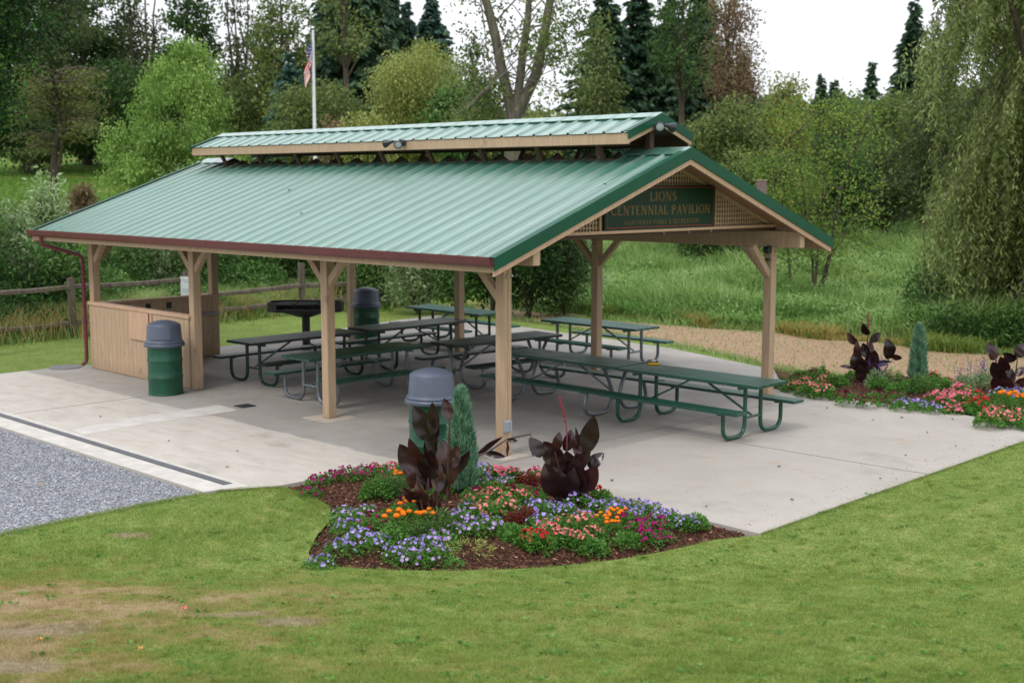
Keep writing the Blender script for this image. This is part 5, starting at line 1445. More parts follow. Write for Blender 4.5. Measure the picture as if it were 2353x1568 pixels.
yt = np.interp(dx, [-500, 300, 620, 1000, 1180, 1260, 1330, 1500, 1740, 2000, 2352, 2800], [180, 190, 210, 205, 262, 276, 262, 215, 232, 236, 200, 150])+rng.normal(0, 5, n)+8*np.sin(dx*.045)+5*np.sin(dx*.13)
U = (dx-1176)/FPX*(d*math.cos(PITCH)+.2); X = CAM[0]+F2[0]*d+R2[0]*U; Y = CAM[1]+F2[1]*d+R2[1]*U
zt = CAM[2]+d*np.tan(np.arctan((784-yt)/FPX)-PITCH); zg = terrain(X, Y); Z = zg+(zt-zg)*rng.random(n)**.7
cc = .5+.5*np.sin(X*.23+np.sin(Z*.5+Y*.1)*1.6)*np.sin(Y*.19+Z*.35)
me = leafmesh('far_woods', np.stack([X, Y, Z], -1), unit(n)-np.array([0, 0, .3]), 1.0*rng.uniform(.6, 1.3, n), .55, np.clip(cc+rng.normal(0, .1, n), 0, 1))
tag(link('far_woods', me, M['f_dim']), 'dense far wood closing the view behind all the trees', 'woods', kind='stuff')

me = leafmesh('lawn_weeds', WEED[0], WEED[1], WEED[2], WEED[2]*.5, WEED[3])
tag(link('lawn_weeds', me, foliage('lawn_weed_leaves', [C(66, 104, 44), C(92, 130, 58), C(120, 156, 78)], .4)), 'low broad leafed weeds scattered through the lawn', 'weeds', kind='stuff')

n = 46000
t = rng.random(n)*(len(FP)-1); i = t.astype(int); f = (t-i)[:, None]; A = np.array(FP); Q2 = A[i]*(1-f)+A[i+1]*f
s = .5+2.6*rng.random(n)**1.2; X = Q2[:, 0]+nn[0]*s; Y = Q2[:, 1]+nn[1]*s
hh = (.25+.75*np.clip((s-.3)/1.2, 0, 1))*(.9+.4*np.sin(X*1.7+np.sin(Y*1.3)*2))*rng.random(n)**.7
hue = np.clip(.5+.5*np.sin(X*1.1+2)*np.sin(Y*1.4)+rng.normal(0, .14, n), 0, 1)
tag(link('fence_undergrowth', leafmesh('fence_undergrowth', np.stack([X, Y, hh], -1), unit(n)+np.array([0, 0, .1]), .13*rng.uniform(.6, 1.3, n), .05, hue), M['f_shrub']), 'dense dark undergrowth just behind the rail fence', 'undergrowth', kind='stuff')
n = 16000
dx = rng.uniform(2080, 2480, n); d = rng.uniform(26.6, 31, n); U = (dx-1176)/FPX*(d*math.cos(PITCH)+.2); X = CAM[0]+F2[0]*d+R2[0]*U; Y = CAM[1]+F2[1]*d+R2[1]*U; k = ~inpoly(X, Y, SAND); X, Y = X[k], Y[k]; n = len(X)
hh = (.9+.5*np.sin(X*1.3)*np.sin(Y*1.7))*rng.random(n)
tag(link('willow_undergrowth', leafmesh('willow_undergrowth', np.stack([X, Y, hh], -1), unit(n)+np.array([0, 0, .1]), .12*rng.uniform(.6, 1.3, n), .05, np.clip(.4+.4*np.sin(X*1.9)*np.sin(Y*1.4)+rng.normal(0, .14, n), 0, 1)), M['f_shrub']), 'tangled undergrowth on the ground below the weeping willow', 'undergrowth', kind='stuff')

# ================================================================== FLOWER BEDS
def ray_xy(dx, dy, z):
    d = FW+RT*(dx-1176)/FPX-UP*(dy-784)/FPX; t = (z-CAM[2])/d[2]; q = CAM+d*t; return float(q[0]), float(q[1])
def bed_h(x, y, poly):
    P = np.array(poly); A = P; B = np.roll(P, -1, 0); AB = B-A
    pt = np.stack([np.ravel(x), np.ravel(y)], -1); dmin = np.full(len(pt), 9.)
    for a, ab in zip(A, AB):
        t = np.clip(((pt-a)@ab)/(ab@ab+1e-9), 0, 1); dmin = np.minimum(dmin, np.linalg.norm(a+ab*t[:, None]-pt, axis=1))
    h = .085*np.clip(dmin/.5, 0, 1)**.8+.012*np.sin(pt[:, 0]*9)*np.sin(pt[:, 1]*8)*np.clip(dmin/.3, 0, 1)
    return (h-.02+terrain(pt[:, 0], pt[:, 1])).reshape(np.shape(x))
BED2 = [(.42, -7.10), (-.6, -7.03), (-2.1, -6.95), (-4.36, -6.86), (-4.9, -6.85), (-5.1, -8.6), (-4.2, -9.7), (-2.5, -10.3), (-.8, -10.3), (.4, -9.5), (.9, -8.3)]
for poly, nm in ((BED, 'mulch_bed'), (BED2, 'mulch_bed')):
    P = np.array(poly); x0, y0 = P.min(0)-.1; x1, y1 = P.max(0)+.1
    nx, ny = 90, 90; X, Y = np.meshgrid(np.linspace(x0, x1, nx), np.linspace(y0, y1, ny)); ins = inpoly(X, Y, poly)
    V = np.stack([X, Y, np.zeros_like(X)], -1).reshape(-1, 3); i = np.arange(nx-1)[None, :]+np.arange(ny-1)[:, None]*nx
    q = np.stack([i, i+1, i+nx+1, i+nx], -1).reshape(-1, 4); insf = ins.ravel(); q = q[insf[q].any(1)]
    out = np.unique(q.ravel()); out = out[~insf[out]]; A = P; B = np.roll(P, -1, 0); AB = B-A
    for o in out:
        pt = V[o, :2]; t = np.clip(((pt-A)*AB).sum(1)/((AB**2).sum(1)+1e-9), 0, 1); c = A+AB*t[:, None]; V[o, :2] = c[np.argmin(((c-pt)**2).sum(1))]
    V[:, 2] = bed_h(V[:, 0], V[:, 1], poly)
    me = npmesh(nm, V, q.ravel(), np.arange(len(q))*4, smooth=True); tag(link(nm, me, M['mulch']), kind='structure')
    n = 15000 if poly is BED else 9000
    x, y = disk(n, poly); z = bed_h(x, y, poly)+.004
    a = rng.uniform(0, 6.28, len(x)); L_ = rng.uniform(.012, .05, len(x)); D = np.stack([np.cos(a), np.sin(a), rng.normal(.05, .35, len(x))], -1)
    me = leafmesh('bark_chips', np.stack([x, y, z], -1), D, L_, L_*.4, rng.random(len(x)))
    tag(link('bark_chips', me, M['chip']), 'loose bark chips spread over the %s flower bed' % ('front' if poly is BED else 'right'), 'bark chips', kind='stuff')

def rosette(name, N, r, h, leaf, asp, z0=.0, up=.4):
    a = rng.uniform(0, 6.283, N); t = rng.random(N); rr = r*np.sqrt(rng.random(N)); z = z0+(h-z0)*(1-(rr/r)**2)**.6*(.35+.65*t)
    P = np.stack([rr*np.cos(a), rr*np.sin(a), z], -1); D = np.stack([np.cos(a), np.sin(a), np.full(N, up)], -1)+rng.normal(0, .5, (N, 3))
    return leafmesh(name, P, D, leaf*rng.uniform(.6, 1.3, N), leaf*asp*rng.uniform(.7, 1.2, N), rng.random(N))
def flowers(name, N, r, h, s, cup=.35, lay=1, n5=5, thick=False, seedr=1.0):
    """flat trumpet blossoms: a ring of petals round a throat, facing up and outward"""
    V = []; q = []; st = []; vv = []; li = 0
    for k in range(N):
        a = rng.uniform(0, 6.283); rr = r*math.sqrt(rng.random())*seedr
        c = Vector((rr*math.cos(a), rr*math.sin(a), h*(1-(rr/r)**2*.75)**.6+rng.uniform(-.01, .03)))
        nrm = Vector((math.cos(a)*rr/r*1.1+rng.normal(0, .35), math.sin(a)*rr/r*1.1+rng.normal(0, .35), .8)).normalized()
        rot = nrm.to_track_quat('Z', 'Y').to_matrix(); sz = s*rng.uniform(.75, 1.2); col = rng.random()
        for L in range(lay):
            base = len(V); m_ = n5*2; ss_ = sz*(1-.28*L); V.append(tuple(c+rot @ Vector((0, 0, -sz*.25+L*sz*.16))))
            ph = rng.uniform(0, 6)
            for j in range(m_):
                f = 1.0 if j % 2 == 0 else .78; V.append(tuple(c+rot @ Vector((ss_*.5*f*math.cos(ph+6.2832*j/m_), ss_*.5*f*math.sin(ph+6.2832*j/m_), cup*sz*.12*(1 if j % 2 else -.5)+L*sz*.2))))
            for j in range(m_): q += [base, base+1+j, base+1+(j+1) % m_]; st.append(li); li += 3; vv.append(min(1, max(0, col+rng.normal(0, .08))))
    return npmesh(name, V, q, st, {'v': vv})
def ball_flowers(name, N, r, h, s):
    V = []; q = []; st = []; vv = []; li = 0
    for k in range(N):
        a = 2.4*k+rng.uniform(0, .8); rr = r*math.sqrt((k+.5)/N); cx, cy, cz = rr*math.cos(a), rr*math.sin(a), h+rng.uniform(-.03, .02); sz = s*rng.uniform(.8, 1.15)*.5
        b0 = len(V)
        for i, (rad, z) in enumerate(((.45, -.45), (.95, -.2), (1.0, .15), (.75, .5), (.35, .68))):
            for j in range(12):
                w = 1+(.12 if (j+i) % 2 else -.1); V.append((cx+sz*rad*w*math.cos(j*math.pi/6), cy+sz*rad*w*math.sin(j*math.pi/6), cz+sz*z*w))
        V.append((cx, cy, cz+sz*.7)); top = len(V)-1
        for i in range(4):
            for j in range(12): q += [b0+i*12+j, b0+i*12+(j+1) % 12, b0+(i+1)*12+(j+1) % 12, b0+(i+1)*12+j]; st.append(li); li += 4; vv.append(rng.random())
        for j in range(12): q += [b0+48+j, b0+48+(j+1) % 12, top]; st.append(li); li += 3; vv.append(rng.random())
    return npmesh(name, V, q, st, {'v': vv})
KIND = {}
def kind(key, fol, pet, leafm='f_bed', variants=3):
    KIND[key] = []
    for _ in range(variants): KIND[key].append((rosette('foliage', *fol), (flowers('blossoms', *pet[0]) if pet and pet[2] == 'flat' else ball_flowers('blossoms', *pet[0]) if pet else None), M[leafm], M[pet[1]] if pet else None))
kind('purple', (420, .21, .16, .045, .5), ((26, .20, .17, .046), 'p_purple', 'flat'))
kind('lilac', (420, .20, .15, .045, .5), ((20, .19, .165, .046), 'p_lilac', 'flat'))
kind('magenta', (420, .20, .18, .045, .5), ((26, .19, .19, .056), 'p_magenta', 'flat'))
kind('wine', (420, .20, .15, .045, .5), ((18, .19, .16, .048), 'p_wine', 'flat'))
kind('pink', (380, .18, .17, .05, .55), ((34, .17, .19, .048), 'p_pink', 'flat'))
kind('coral', (400, .20, .19, .055, .6), ((26, .17, .21, .044), 'p_coral', 'flat'))
kind('red', (380, .17, .18, .06, .7), ((20, .14, .22, .048), 'p_red', 'flat'))
kind('orange', (520, .17, .20, .045, .3), ((6, .14, .235, .07), 'p_orange', 'ball'), variants=4)
kind('green', (520, .19, .20, .055, .5), None)
kind('coleus', (520, .16, .22, .045, .5), None, 'f_coleus')
kind('fern', (900, .20, .30, .06, .22), None, 'f_shrub')
WORD = {'purple': 'lavender purple petunias', 'lilac': 'pale striped lilac petunias', 'magenta': 'magenta petunias', 'wine': 'dark wine red petunias', 'pink': 'bright pink impatiens', 'coral': 'coral pink geraniums', 'red': 'red geraniums',
        'orange': 'orange marigolds', 'green': 'leafy green bedding plant without flowers', 'coleus': 'dark red leaved coleus', 'fern': 'feathery dark green herb'}
CATW = {'purple': 'petunia', 'lilac': 'petunia', 'magenta': 'petunia', 'wine': 'petunia', 'pink': 'impatiens', 'coral': 'geranium', 'red': 'geranium', 'orange': 'marigold', 'green': 'bedding plant', 'coleus': 'coleus', 'fern': 'herb'}
FRONT = {
 'magenta': [(732, 1108), (768, 1098), (805, 1098), (842, 1092), (718, 1126), (1432, 1208), (1466, 1222), (1498, 1212), (1520, 1228), (1486, 1240)],
 'pink': [(862, 1080), (892, 1072), (930, 1078), (1140, 1092), (1178, 1094), (1236, 1100), (1262, 1106)],
 'lilac': [(796, 1172), (838, 1176), (800, 1196), (1046, 1200), (1086, 1196), (1040, 1226), (1082, 1224), (1120, 1220), (1122, 1116), (1164, 1114), (1072, 1174), (952, 1286), (995, 1280), (1010, 1250)],
 'wine': [(870, 1200), (905, 1185), (850, 1218), (938, 1172), (1186, 1132), (1222, 1134), (1252, 1128), (1150, 1136), (1216, 1150), (1094, 1140)],
 'purple': [(742, 1286), (782, 1264), (824, 1248), (866, 1262), (906, 1276), (946, 1262), (985, 1260), (800, 1222), (1102, 1094), (1232, 1184), (1270, 1172), (1306, 1184), (1250, 1210), (1340, 1192), (1376, 1170), (1418, 1164), (1458, 1166), (1500, 1176), (1540, 1190), (1572, 1206), (1454, 1190), (1520, 1204), (1412, 1188), (1330, 1160)],
 'orange': [(930, 1194), (958, 1176), (962, 1222), (908, 1232), (1392, 1214), (1416, 1206), (1404, 1226), (922, 1114)],
 'coral': [(1100, 1168), (1132, 1158), (1162, 1176), (1188, 1162), (1118, 1188), (1262, 1222), (1296, 1216), (1332, 1222), (1356, 1236), (1284, 1242), (1318, 1248), (1344, 1252), (1262, 1240)],
 'red': [(1216, 1250), (1238, 1258), (1352, 1142), (1376, 1148)],
 'green': [(1596, 1204), (1192, 1238), (1172, 1228), (870, 1140), (990, 1140), (1030, 1126), (1300, 1130), (1130, 1060+70), (900, 1246), (1366, 1260), (1440, 1246), (1080, 1120)],
 'coleus': [(1182, 1206), (1206, 1196), (1204, 1112), (1232, 1118)],
 'fern': [(880, 1136), (905, 1132), (862, 1142), (1000, 1226), (960, 1236)],
}
RIGHT = {
 'coral': [(1822, 892), (1848, 884), (1876, 894), (1900, 884), (1856, 902), (1890, 908), (2284, 962), (2270, 975), (2330, 974), (2352, 962), (2306, 968), (2376, 980)],
 'wine': [(1832, 872), (1866, 868), (1958, 924), (1992, 930), (2040, 926), (2010, 910), (1930, 912), (2064, 914)],
 'green': [(1800, 884), (1838, 866), (1880, 862), (1926, 884), (1958, 872), (2060, 900), (2092, 898), (2130, 892), (2165, 890), (2022, 890), (1895, 900)],
 'purple': [(2082, 936), (2112, 932), (2142, 940), (2300, 920), (2334, 914), (2362, 914)],
 'pink': [(2148, 926), (2210, 938), (2190, 942), (2168, 932), (2196, 928), (2224, 924), (2182, 916), (2206, 912), (2176, 884)],
 'red': [(2236, 940), (2262, 946), (2246, 922), (2148, 876), (2352, 890)],
 'orange': [(2308, 940), (2338, 934), (2366, 936)],
 'fern': [(2120, 902), (2050, 884)],
}
SIDE = [('front', FRONT, BED), ('right', RIGHT, BED2)]
for nm, tab, poly in SIDE:
    for key, pts in tab.items():
        pts = sorted(pts); seen = 0
        for j, (dx, dy) in enumerate(pts):
            x, y = ray_xy(dx, dy, .05)
            x += rng.normal(0, .015); y += rng.normal(0, .015)
            z = float(bed_h(np.array([x]), np.array([y]), poly)[0])
            fo, bl, mf, mp = KIND[key][rng.integers(len(KIND[key]))]
            s = rng.uniform(.8, 1.15)*(.84 if nm == 'front' else 1.0)
            e = empty('flower_clump' if bl else 'leafy_plant', (x, y, z), rng.uniform(0, 6.28)); e.scale = (s, s, s*rng.uniform(.9, 1.1))
            link('foliage', fo, mf, e)
            if bl: link('blossoms', bl, mp, e)
            lr = 'left' if dx < (1100 if nm == 'front' else 2080) else 'right'
            tag(e, 'clump of %s in the %s half of the %s flower bed' % (WORD[key], lr, nm) if bl else '%s in the %s half of the %s flower bed' % (WORD[key], lr, nm), CATW[key], '%s in the %s half of the %s bed' % (WORD[key], lr, nm))
# yellowish weed at the bed front
x, y = ray_xy(1068, 1268, .04); e = tag(empty('straggly_weed', (x, y, .03)), 'straggly yellow green weed on the mulch at the front of the bed', 'weed')
link('foliage', rosette('foliage', 260, .26, .12, .07, .12), foliage('weed_leaves', [C(110, 126, 56), C(150, 158, 84), C(176, 178, 110)], .4), e)
for k, (dx, dy, lab) in enumerate(((1040, 1300, 'tiny pale green seedling on the bare mulch at the front edge of the bed'), (1010, 1262, 'low feathery green plant beside the straggly weed'))):
    x, y = ray_xy(dx, dy, .03); e = tag(empty('seedling', (x, y, .03)), lab, 'seedling'); link('foliage', rosette('foliage', 120+160*k, .10+.1*k, .07, .045, .3), M['f_bed'], e)
# dark canna lilies ------------------------------------------------------------
def canna_leaf(m, base, az, tilt, L, W, fold=.25, curl=.35):
    n = 9; d = np.array([math.cos(az), math.sin(az), 0]); s = np.array([-math.sin(az), math.cos(az), 0])
    up = math.cos(tilt); out = math.sin(tilt); V = []
    pos = np.array(base, float); ang = tilt
    for i in range(n+1):
        t = i/n; w = W*.5*(math.sin(math.pi*min(1, t*.94+.06))**.75)*(1-.25*t) if t < 1 else .002
        nrm = -d*math.cos(ang)+np.array([0, 0, math.sin(ang)])
        for k in (-1, -.5, 0, .5, 1):
            V.append(tuple(pos+s*w*k+nrm*fold*w*abs(k)+nrm*.012*math.sin(t*9+k*3)))
        pos = pos+(d*math.sin(ang)+np.array([0, 0, math.cos(ang)]))*L/n; ang += curl/n*(1+t)
    f = [(i*5+k, i*5+k+1, (i+1)*5+k+1, (i+1)*5+k) for i in range(n) for k in range(4)]
    m.add(V, f)
def canna(pos, label, Ht, stems, nl, spike=False, seed=3, rad=.14, leafL=.42):
    r_ = random.Random(seed); e = tag(empty('canna', pos), label, 'canna lily', 'dark leaved canna lilies')
    sm = MB(); k = 0
    for s in range(stems):
        a0 = s*2.4+seed; b = (rad*.5*math.cos(a0), rad*.5*math.sin(a0)); hh = Ht*r_.uniform(.5, .8)*(1 if s else 1.0); tp = (rad*1.3*math.cos(a0), rad*1.3*math.sin(a0), hh*.86)
        if s == 0: tp = (.03, .02, Ht*.70)
        sm.tube([(b[0], b[1], -.03), ((b[0]+tp[0])/2, (b[1]+tp[1])/2, tp[2]*.5), tp], [.016, .013, .009], 6)
        for j in range(nl):
            t = .25+.75*j/(nl-1); z = tp[2]*t; q = (b[0]+(tp[0]-b[0])*t, b[1]+(tp[1]-b[1])*t, z)
            lm = MB(); canna_leaf(lm, q, a0+j*2.45+r_.uniform(-.4, .4), r_.uniform(.08, .42)+(.3 if j == 0 else 0), leafL*r_.uniform(.8, 1.15), leafL*.47*r_.uniform(.85, 1.15), r_.uniform(.08, .3), r_.uniform(-.1, .5))
            me = lm.mesh('leaf', True)
            at_ = me.attributes.new('v', 'FLOAT', 'FACE'); at_.data.foreach_set('value', [min(1, max(0, r_.random()*.3+.35+r_.uniform(-.1, .1)))]*len(me.polygons))
            at_ = me.attributes.new('c', 'FLOAT', 'FACE'); at_.data.foreach_set('value', [r_.random()]*len(me.polygons))
            link('leaf', me, M['canna'], e)
    sm.build('stalk', M['canna_stalk'], e, True)
    if spike:
        m = MB(); m.tube([(0.02, 0, Ht*.6), (0.0, 0, Ht*.95), (-.02, 0.01, Ht*1.28)], [.009, .007, .003], 5)
        for i in range(16):
            t = i/15; z = Ht*(.92+.36*t); a = i*2.4; m.lathe([(0, z), (.010, z+.012), (.012, z+.03), (0, z+.045)], 5, (.02*math.cos(a)-.02*t, .02*math.sin(a)))
        m.build('flower_spike', painted('pinkish_red_buds', C(150, 60, 74), .6, .1), e)
    return e
def canna_mat():
    t = NT('canna_leaf'); a = t.n('ShaderNodeAttribute', attribute_name='c').outputs['Fac']; n = t.noise(5, 3)
    c = t.ramp(t.math('ADD', t.math('MULTIPLY', a, .6), t.math('MULTIPLY', n, .4)), [(.2, C(28, 14, 18)), (.5, C(42, 20, 24)), (.75, C(58, 28, 28)), (.95, C(84, 54, 34))])
    return t.done(c, .26, t.bump(t.noise(1, 3, .5, vec=t.scalevec(60, 60, 6, t.coord())), .2, .004), spec=.6, transl=.12)
M['canna'] = canna_mat(); M['canna_stalk'] = painted('canna_stalk', C(70, 44, 40), .5, .2)
def bz(x, y, poly): return (x, y, float(bed_h(np.array([x]), np.array([y]), poly)[0]))

def rayv(dx, dy, v):
    d = FW+RT*(dx-1176)/FPX-UP*(dy-784)/FPX; return CAM+d*(v/(d[0]*F2[0]+d[1]*F2[1]))
def leaf_between(p, q, W, face, bow=.12, fold=.2, mesh=None):
    """broad pointed leaf from base p to tip q, turned by face about its own axis"""
    p, q = np.array(p), np.array(q); L = np.linalg.norm(q-p); d = (q-p)/L
    toc = CAM-p; toc[2] *= .3; toc -= d*np.dot(toc, d); toc /= np.linalg.norm(toc); s = np.cross(d, toc)
    s2 = s*math.cos(face)+toc*math.sin(face); nrm = np.cross(s2, d)
    m = mesh or MB(); n = 11; V = []
    for i in range(n+1):
        t = i/n; w = W*.5*(math.sin(math.pi*min(1, t*.95+.05))**.7)*(1.12-.35*t) if i < n else .001
        c = p+(q-p)*t+nrm*bow*L*math.sin(math.pi*t*.9)
        for k in (-1, -.62, -.25, 0, .25, .62, 1):
            rip = .05*w*math.sin(t*13+k*2)
            V.append(tuple(c+s2*w*k+nrm*(fold*w*abs(k)**1.3+rip)))
    m.add(V, [(i*7+k, i*7+k+1, (i+1)*7+k+1, (i+1)*7+k) for i in range(n) for k in range(6)]); return m
def canna_at(label, ground, v, conv, leaves, stalks, spike=None, seed=1, group='dark leaved canna lilies', name='canna', cat='canna lily', spread=.12):
    r_ = random.Random(seed); e = tag(empty(name, ground), label, cat, group); g = np.array(ground)
    P = lambda q, dv=0: rayv(*conv(*q), v+dv)-g
    for i, (b, t, w) in enumerate(leaves):
        dv = r_.uniform(-spread, spread); sc = v/FPX; wpx = w*(conv(1, 0)[0]-conv(0, 0)[0])
        p0, p1 = rayv(*conv(*b), v+dv*.4), rayv(*conv(*t), v+dv+r_.uniform(-.08, .08))
        m = leaf_between(p0, p1, wpx*sc*1.34, r_.uniform(-.55, .55), r_.uniform(-.1, .16), r_.uniform(.1, .35)); m.v = [tuple(np.array(x)-g) for x in m.v]
        me = m.mesh('leaf', True); h = r_.random()
        at_ = me.attributes.new('c', 'FLOAT', 'FACE'); at_.data.foreach_set('value', [h]*len(me.polygons))
        link('leaf', me, M['canna'], e)
    sm = MB()
    for st in stalks: sm.tube([P(q) for q in st], [.014]+[.012]*(len(st)-2)+[.008], 6)
    sm.build('stalk', M['canna_stalk'], e, True)
    if spike:
        pts = [P(q) for q in spike]; m = MB(); m.tube(pts, [.008]*(len(pts)-1)+[.003], 5)
        for i in range(18):
            t = i/17; k = min(int((.45+.55*t)*(len(pts)-1)), len(pts)-2); f = (.45+.55*t)*(len(pts)-1)-k; c0_ = pts[k]*(1-f)+pts[k+1]*f
            a = i*2.4; m.lathe([(0, c0_[2]-.02), (.008, c0_[2]-.008), (.009, c0_[2]+.008), (0, c0_[2]+.022)], 5, (c0_[0]+.014*math.cos(a), c0_[1]+.014*math.sin(a)))
        m.build('flower_spike', M['spike'], e)
    return e
M['spike'] = painted('pinkish_red_buds', C(132, 52, 66), .6, .1)
def vd(p): return float((np.array(p[:2])-CAM[:2])@F2)
cA = lambda x, y: (859.4+x*.2596, 814.1+y*.2596); cB = lambda x, y: (1628.3+x*.3076, 633.2+y*.3076)
g = bz(*ray_xy(*cA(530, 1471), .05), BED)
canna_at('tall dark maroon canna in front of the near bin', g, vd(g), cA,
 [((505, 760), (345, 450), 150), ((520, 700), (515, 420), 95), ((668, 580), (618, 385), 90), ((385, 1090), (222, 790), 155), ((440, 1010), (308, 735), 100), ((665, 1150), (606, 745), 165), ((715, 1050), (845, 850), 80),
  ((520, 980), (445, 770), 70), ((640, 1230), (545, 990), 125), ((410, 1290), (250, 1165), 90), ((505, 910), (580, 620), 55), ((480, 1200), (400, 960), 120), ((560, 1210), (600, 960), 100), ((470, 1330), (380, 1120), 100), ((520, 1100), (500, 850), 90), ((350, 1180), (255, 985), 80), ((450, 1440), (400, 1200), 90), ((560, 1440), (540, 1200), 100), ((470, 1080), (420, 860), 100), ((520, 900), (450, 640), 90), ((690, 1000), (740, 800), 90)],
 [[(500, 1500), (470, 1200), (500, 900), (505, 740)], [(620, 1500), (645, 1280), (665, 1120)], [(450, 1480), (410, 1280), (385, 1050)], [(560, 1480), (560, 1200), (520, 960)], [(640, 1400), (655, 900), (668, 560)]], seed=3)
g = bz(*ray_xy(*cA(1728, 1325), .05), BED)
canna_at('bushy dark maroon canna with a thin red flower spike right of the nearest post', g, vd(g), cA,
 [((1485, 900), (1370, 735), 110), ((1650, 980), (1498, 765), 150), ((1880, 860), (1945, 540), 150), ((1790, 890), (1845, 690), 90), ((1760, 990), (1905, 850), 90), ((1900, 1000), (2035, 870), 100), ((1690, 850), (1740, 660), 95), ((1600, 850), (1640, 680), 75),
  ((1655, 1240), (1508, 950), 165), ((1830, 1210), (1975, 980), 140), ((1720, 1240), (1650, 1000), 150), ((1700, 1260), (1765, 990), 130), ((1630, 1210), (1515, 1110), 80), ((1780, 1190), (1855, 1000), 130), ((1740, 1060), (1700, 850), 130), ((1800, 700+130), (1780, 640), 36), ((1840, 1010), (1880, 680), 90), ((1690, 1330), (1600, 1110), 110), ((1740, 1340), (1720, 1120), 130), ((1790, 1330), (1850, 1120), 110), ((1660, 1100), (1590, 860), 110), ((1760, 1130), (1800, 860), 120)],
 [[(1700, 1340), (1660, 1100), (1600, 860)], [(1740, 1340), (1740, 1050), (1700, 820)], [(1780, 1340), (1830, 1100), (1880, 850)], [(1690, 1340), (1600, 1100), (1490, 890)]], spike=[(1705, 860), (1705, 700), (1690, 560), (1665, 470), (1642, 385)], seed=8)
g = bz(*ray_xy(*cB(1190, 800), .05), BED2)
canna_at('dark canna in the right bed left of the small juniper', g, vd(g), cB,
 [((1110, 510), (1032, 422), 48), ((1190, 440), (1150, 352), 52), ((1210, 495), (1282, 422), 48), ((1180, 610), (1150, 500), 62), ((1345, 620), (1318, 463), 85), ((1350, 590), (1438, 612), 36), ((1145, 710), (1085, 565), 92), ((1200, 700), (1242, 556), 92),
  ((1165, 790), (1148, 635), 112), ((1240, 660), (1370, 642), 38), ((1070, 690), (975, 676), 24), ((1225, 790), (1245, 650), 84), ((1190, 640), (1205, 480), 60), ((1120, 640), (1110, 480), 50)],
 [[(1180, 810), (1170, 600), (1190, 430)], [(1200, 810), (1230, 650), (1210, 490)], [(1170, 810), (1120, 600), (1110, 500)], [(1230, 800), (1330, 680), (1345, 600)]], spike=[(1190, 430), (1192, 370), (1185, 285)], seed=5)
g = bz(*ray_xy(*cB(2230, 880), .05), BED2)
canna_at('dark canna at the right edge of the right bed', g, vd(g), cB,
 [((2130, 610), (2085, 498), 62), ((2112, 630), (2142, 515), 55), ((2312, 610), (2346, 500), 74), ((2290, 630), (2198, 572), 64), ((2190, 770), (2118, 640), 92), ((2230, 710), (2180, 600), 74), ((2300, 750), (2352, 680), 52), ((2240, 810), (2262, 690), 64), ((2180, 870), (2138, 735), 84), ((2230, 880), (2210, 740), 80), ((2300, 860), (2350, 760), 70)],
 [[(2220, 900), (2180, 740), (2130, 600)], [(2250, 900), (2290, 740), (2305, 600)], [(2230, 900), (2220, 760), (2230, 700)]], seed=6)
g = (-1.0, .68, .0)
canna_at('broken dark canna stalk with wilted leaves leaning over the slab edge by the nearest post', g, vd(g), cA,
 [((905, 892), (1142, 728), 48), ((985, 868), (1165, 905), 50), ((1175, 755), (1272, 765), 34), ((1183, 790), (1168, 905), 22), ((1395, 790), (1405, 905), 20)],
 [[(880, 905), (1000, 865), (1180, 745)], [(1175, 770), (1190, 830), (1175, 900)], [(1220, 735), (1385, 702), (1398, 800)]], seed=2, group=None, name='broken_canna_stalk', cat='stalk', spread=.03)
# junipers
def juniper(pos, label, Ht, r):
    e = tag(empty('juniper', pos), label, 'juniper', 'small columnar junipers')
    N = 9000; t = rng.random(N)**.9; a = rng.uniform(0, 6.28, N); prof = np.clip(t*6+.55, 0, 1)*np.clip(1-t, 0, 1)**.55*(1+.12*np.sin(a*4+t*9))
    rr = r*prof*(.35+.72*rng.random(N)**.45); P = np.stack([rr*np.cos(a), rr*np.sin(a), .03+t*Ht*.94], -1)
    D = np.stack([np.cos(a)*.45, np.sin(a)*.45, np.ones(N)], -1)+rng.normal(0, .25, (N, 3))
    hue = .5+.5*np.sin(a*5+t*17)*np.sin(a*3-t*11)
    link('crown', leafmesh('crown', P, D, .085*rng.uniform(.5, 1.3, N), .013, np.clip(hue+rng.normal(0, .12, N), 0, 1)), M['f_juniper'], e)
    MB().tube([(0, 0, -.03), (0, 0, Ht*.8)], [.02, .006], 6).build('trunk', M['bark_dark'], e)
x, y = ray_xy(1060, 1128, .05); juniper(bz(x, y, BED), 'blue green columnar juniper in the front bed beside the near bin', 1.18, .175)
x, y = ray_xy(2107, 874, .05); juniper(bz(x, y, BED2), 'blue green columnar juniper in the right bed between two cannas', 1.0, .15)
# salvia
for k, (dx, dy) in enumerate(((2212, 896), (2242, 892), (2268, 886), (2012, 886))):
    x, y = ray_xy(dx, dy, .05); e = empty('salvia', bz(x, y, BED2), k)
    if k < 3: tag(e, 'blue salvia with violet spikes left of the rightmost canna', 'salvia', 'violet spiked salvias')
    else: tag(e, 'blue salvia with violet spikes behind the left canna of the right bed', 'salvia')
    link('foliage', rosette('foliage', 420, .17, .28, .07, .3, up=1.2), M['f_sage'], e)
    P = []; D = []
    for s in range(14):
        a = rng.uniform(0, 6.28); r0 = .14*math.sqrt(rng.random()); z1 = rng.uniform(.34, .52)
        for q in range(16): z = z1-.16*q/15; P.append((r0*math.cos(a)*(1+z), r0*math.sin(a)*(1+z), z)); D.append(rng.normal(0, 1, 3)+np.array([0, 0, .5]))
    P = np.array(P); link('blossoms', leafmesh('blossoms', P, np.array(D), .022, .014, .5), M['p_salvia'], e)

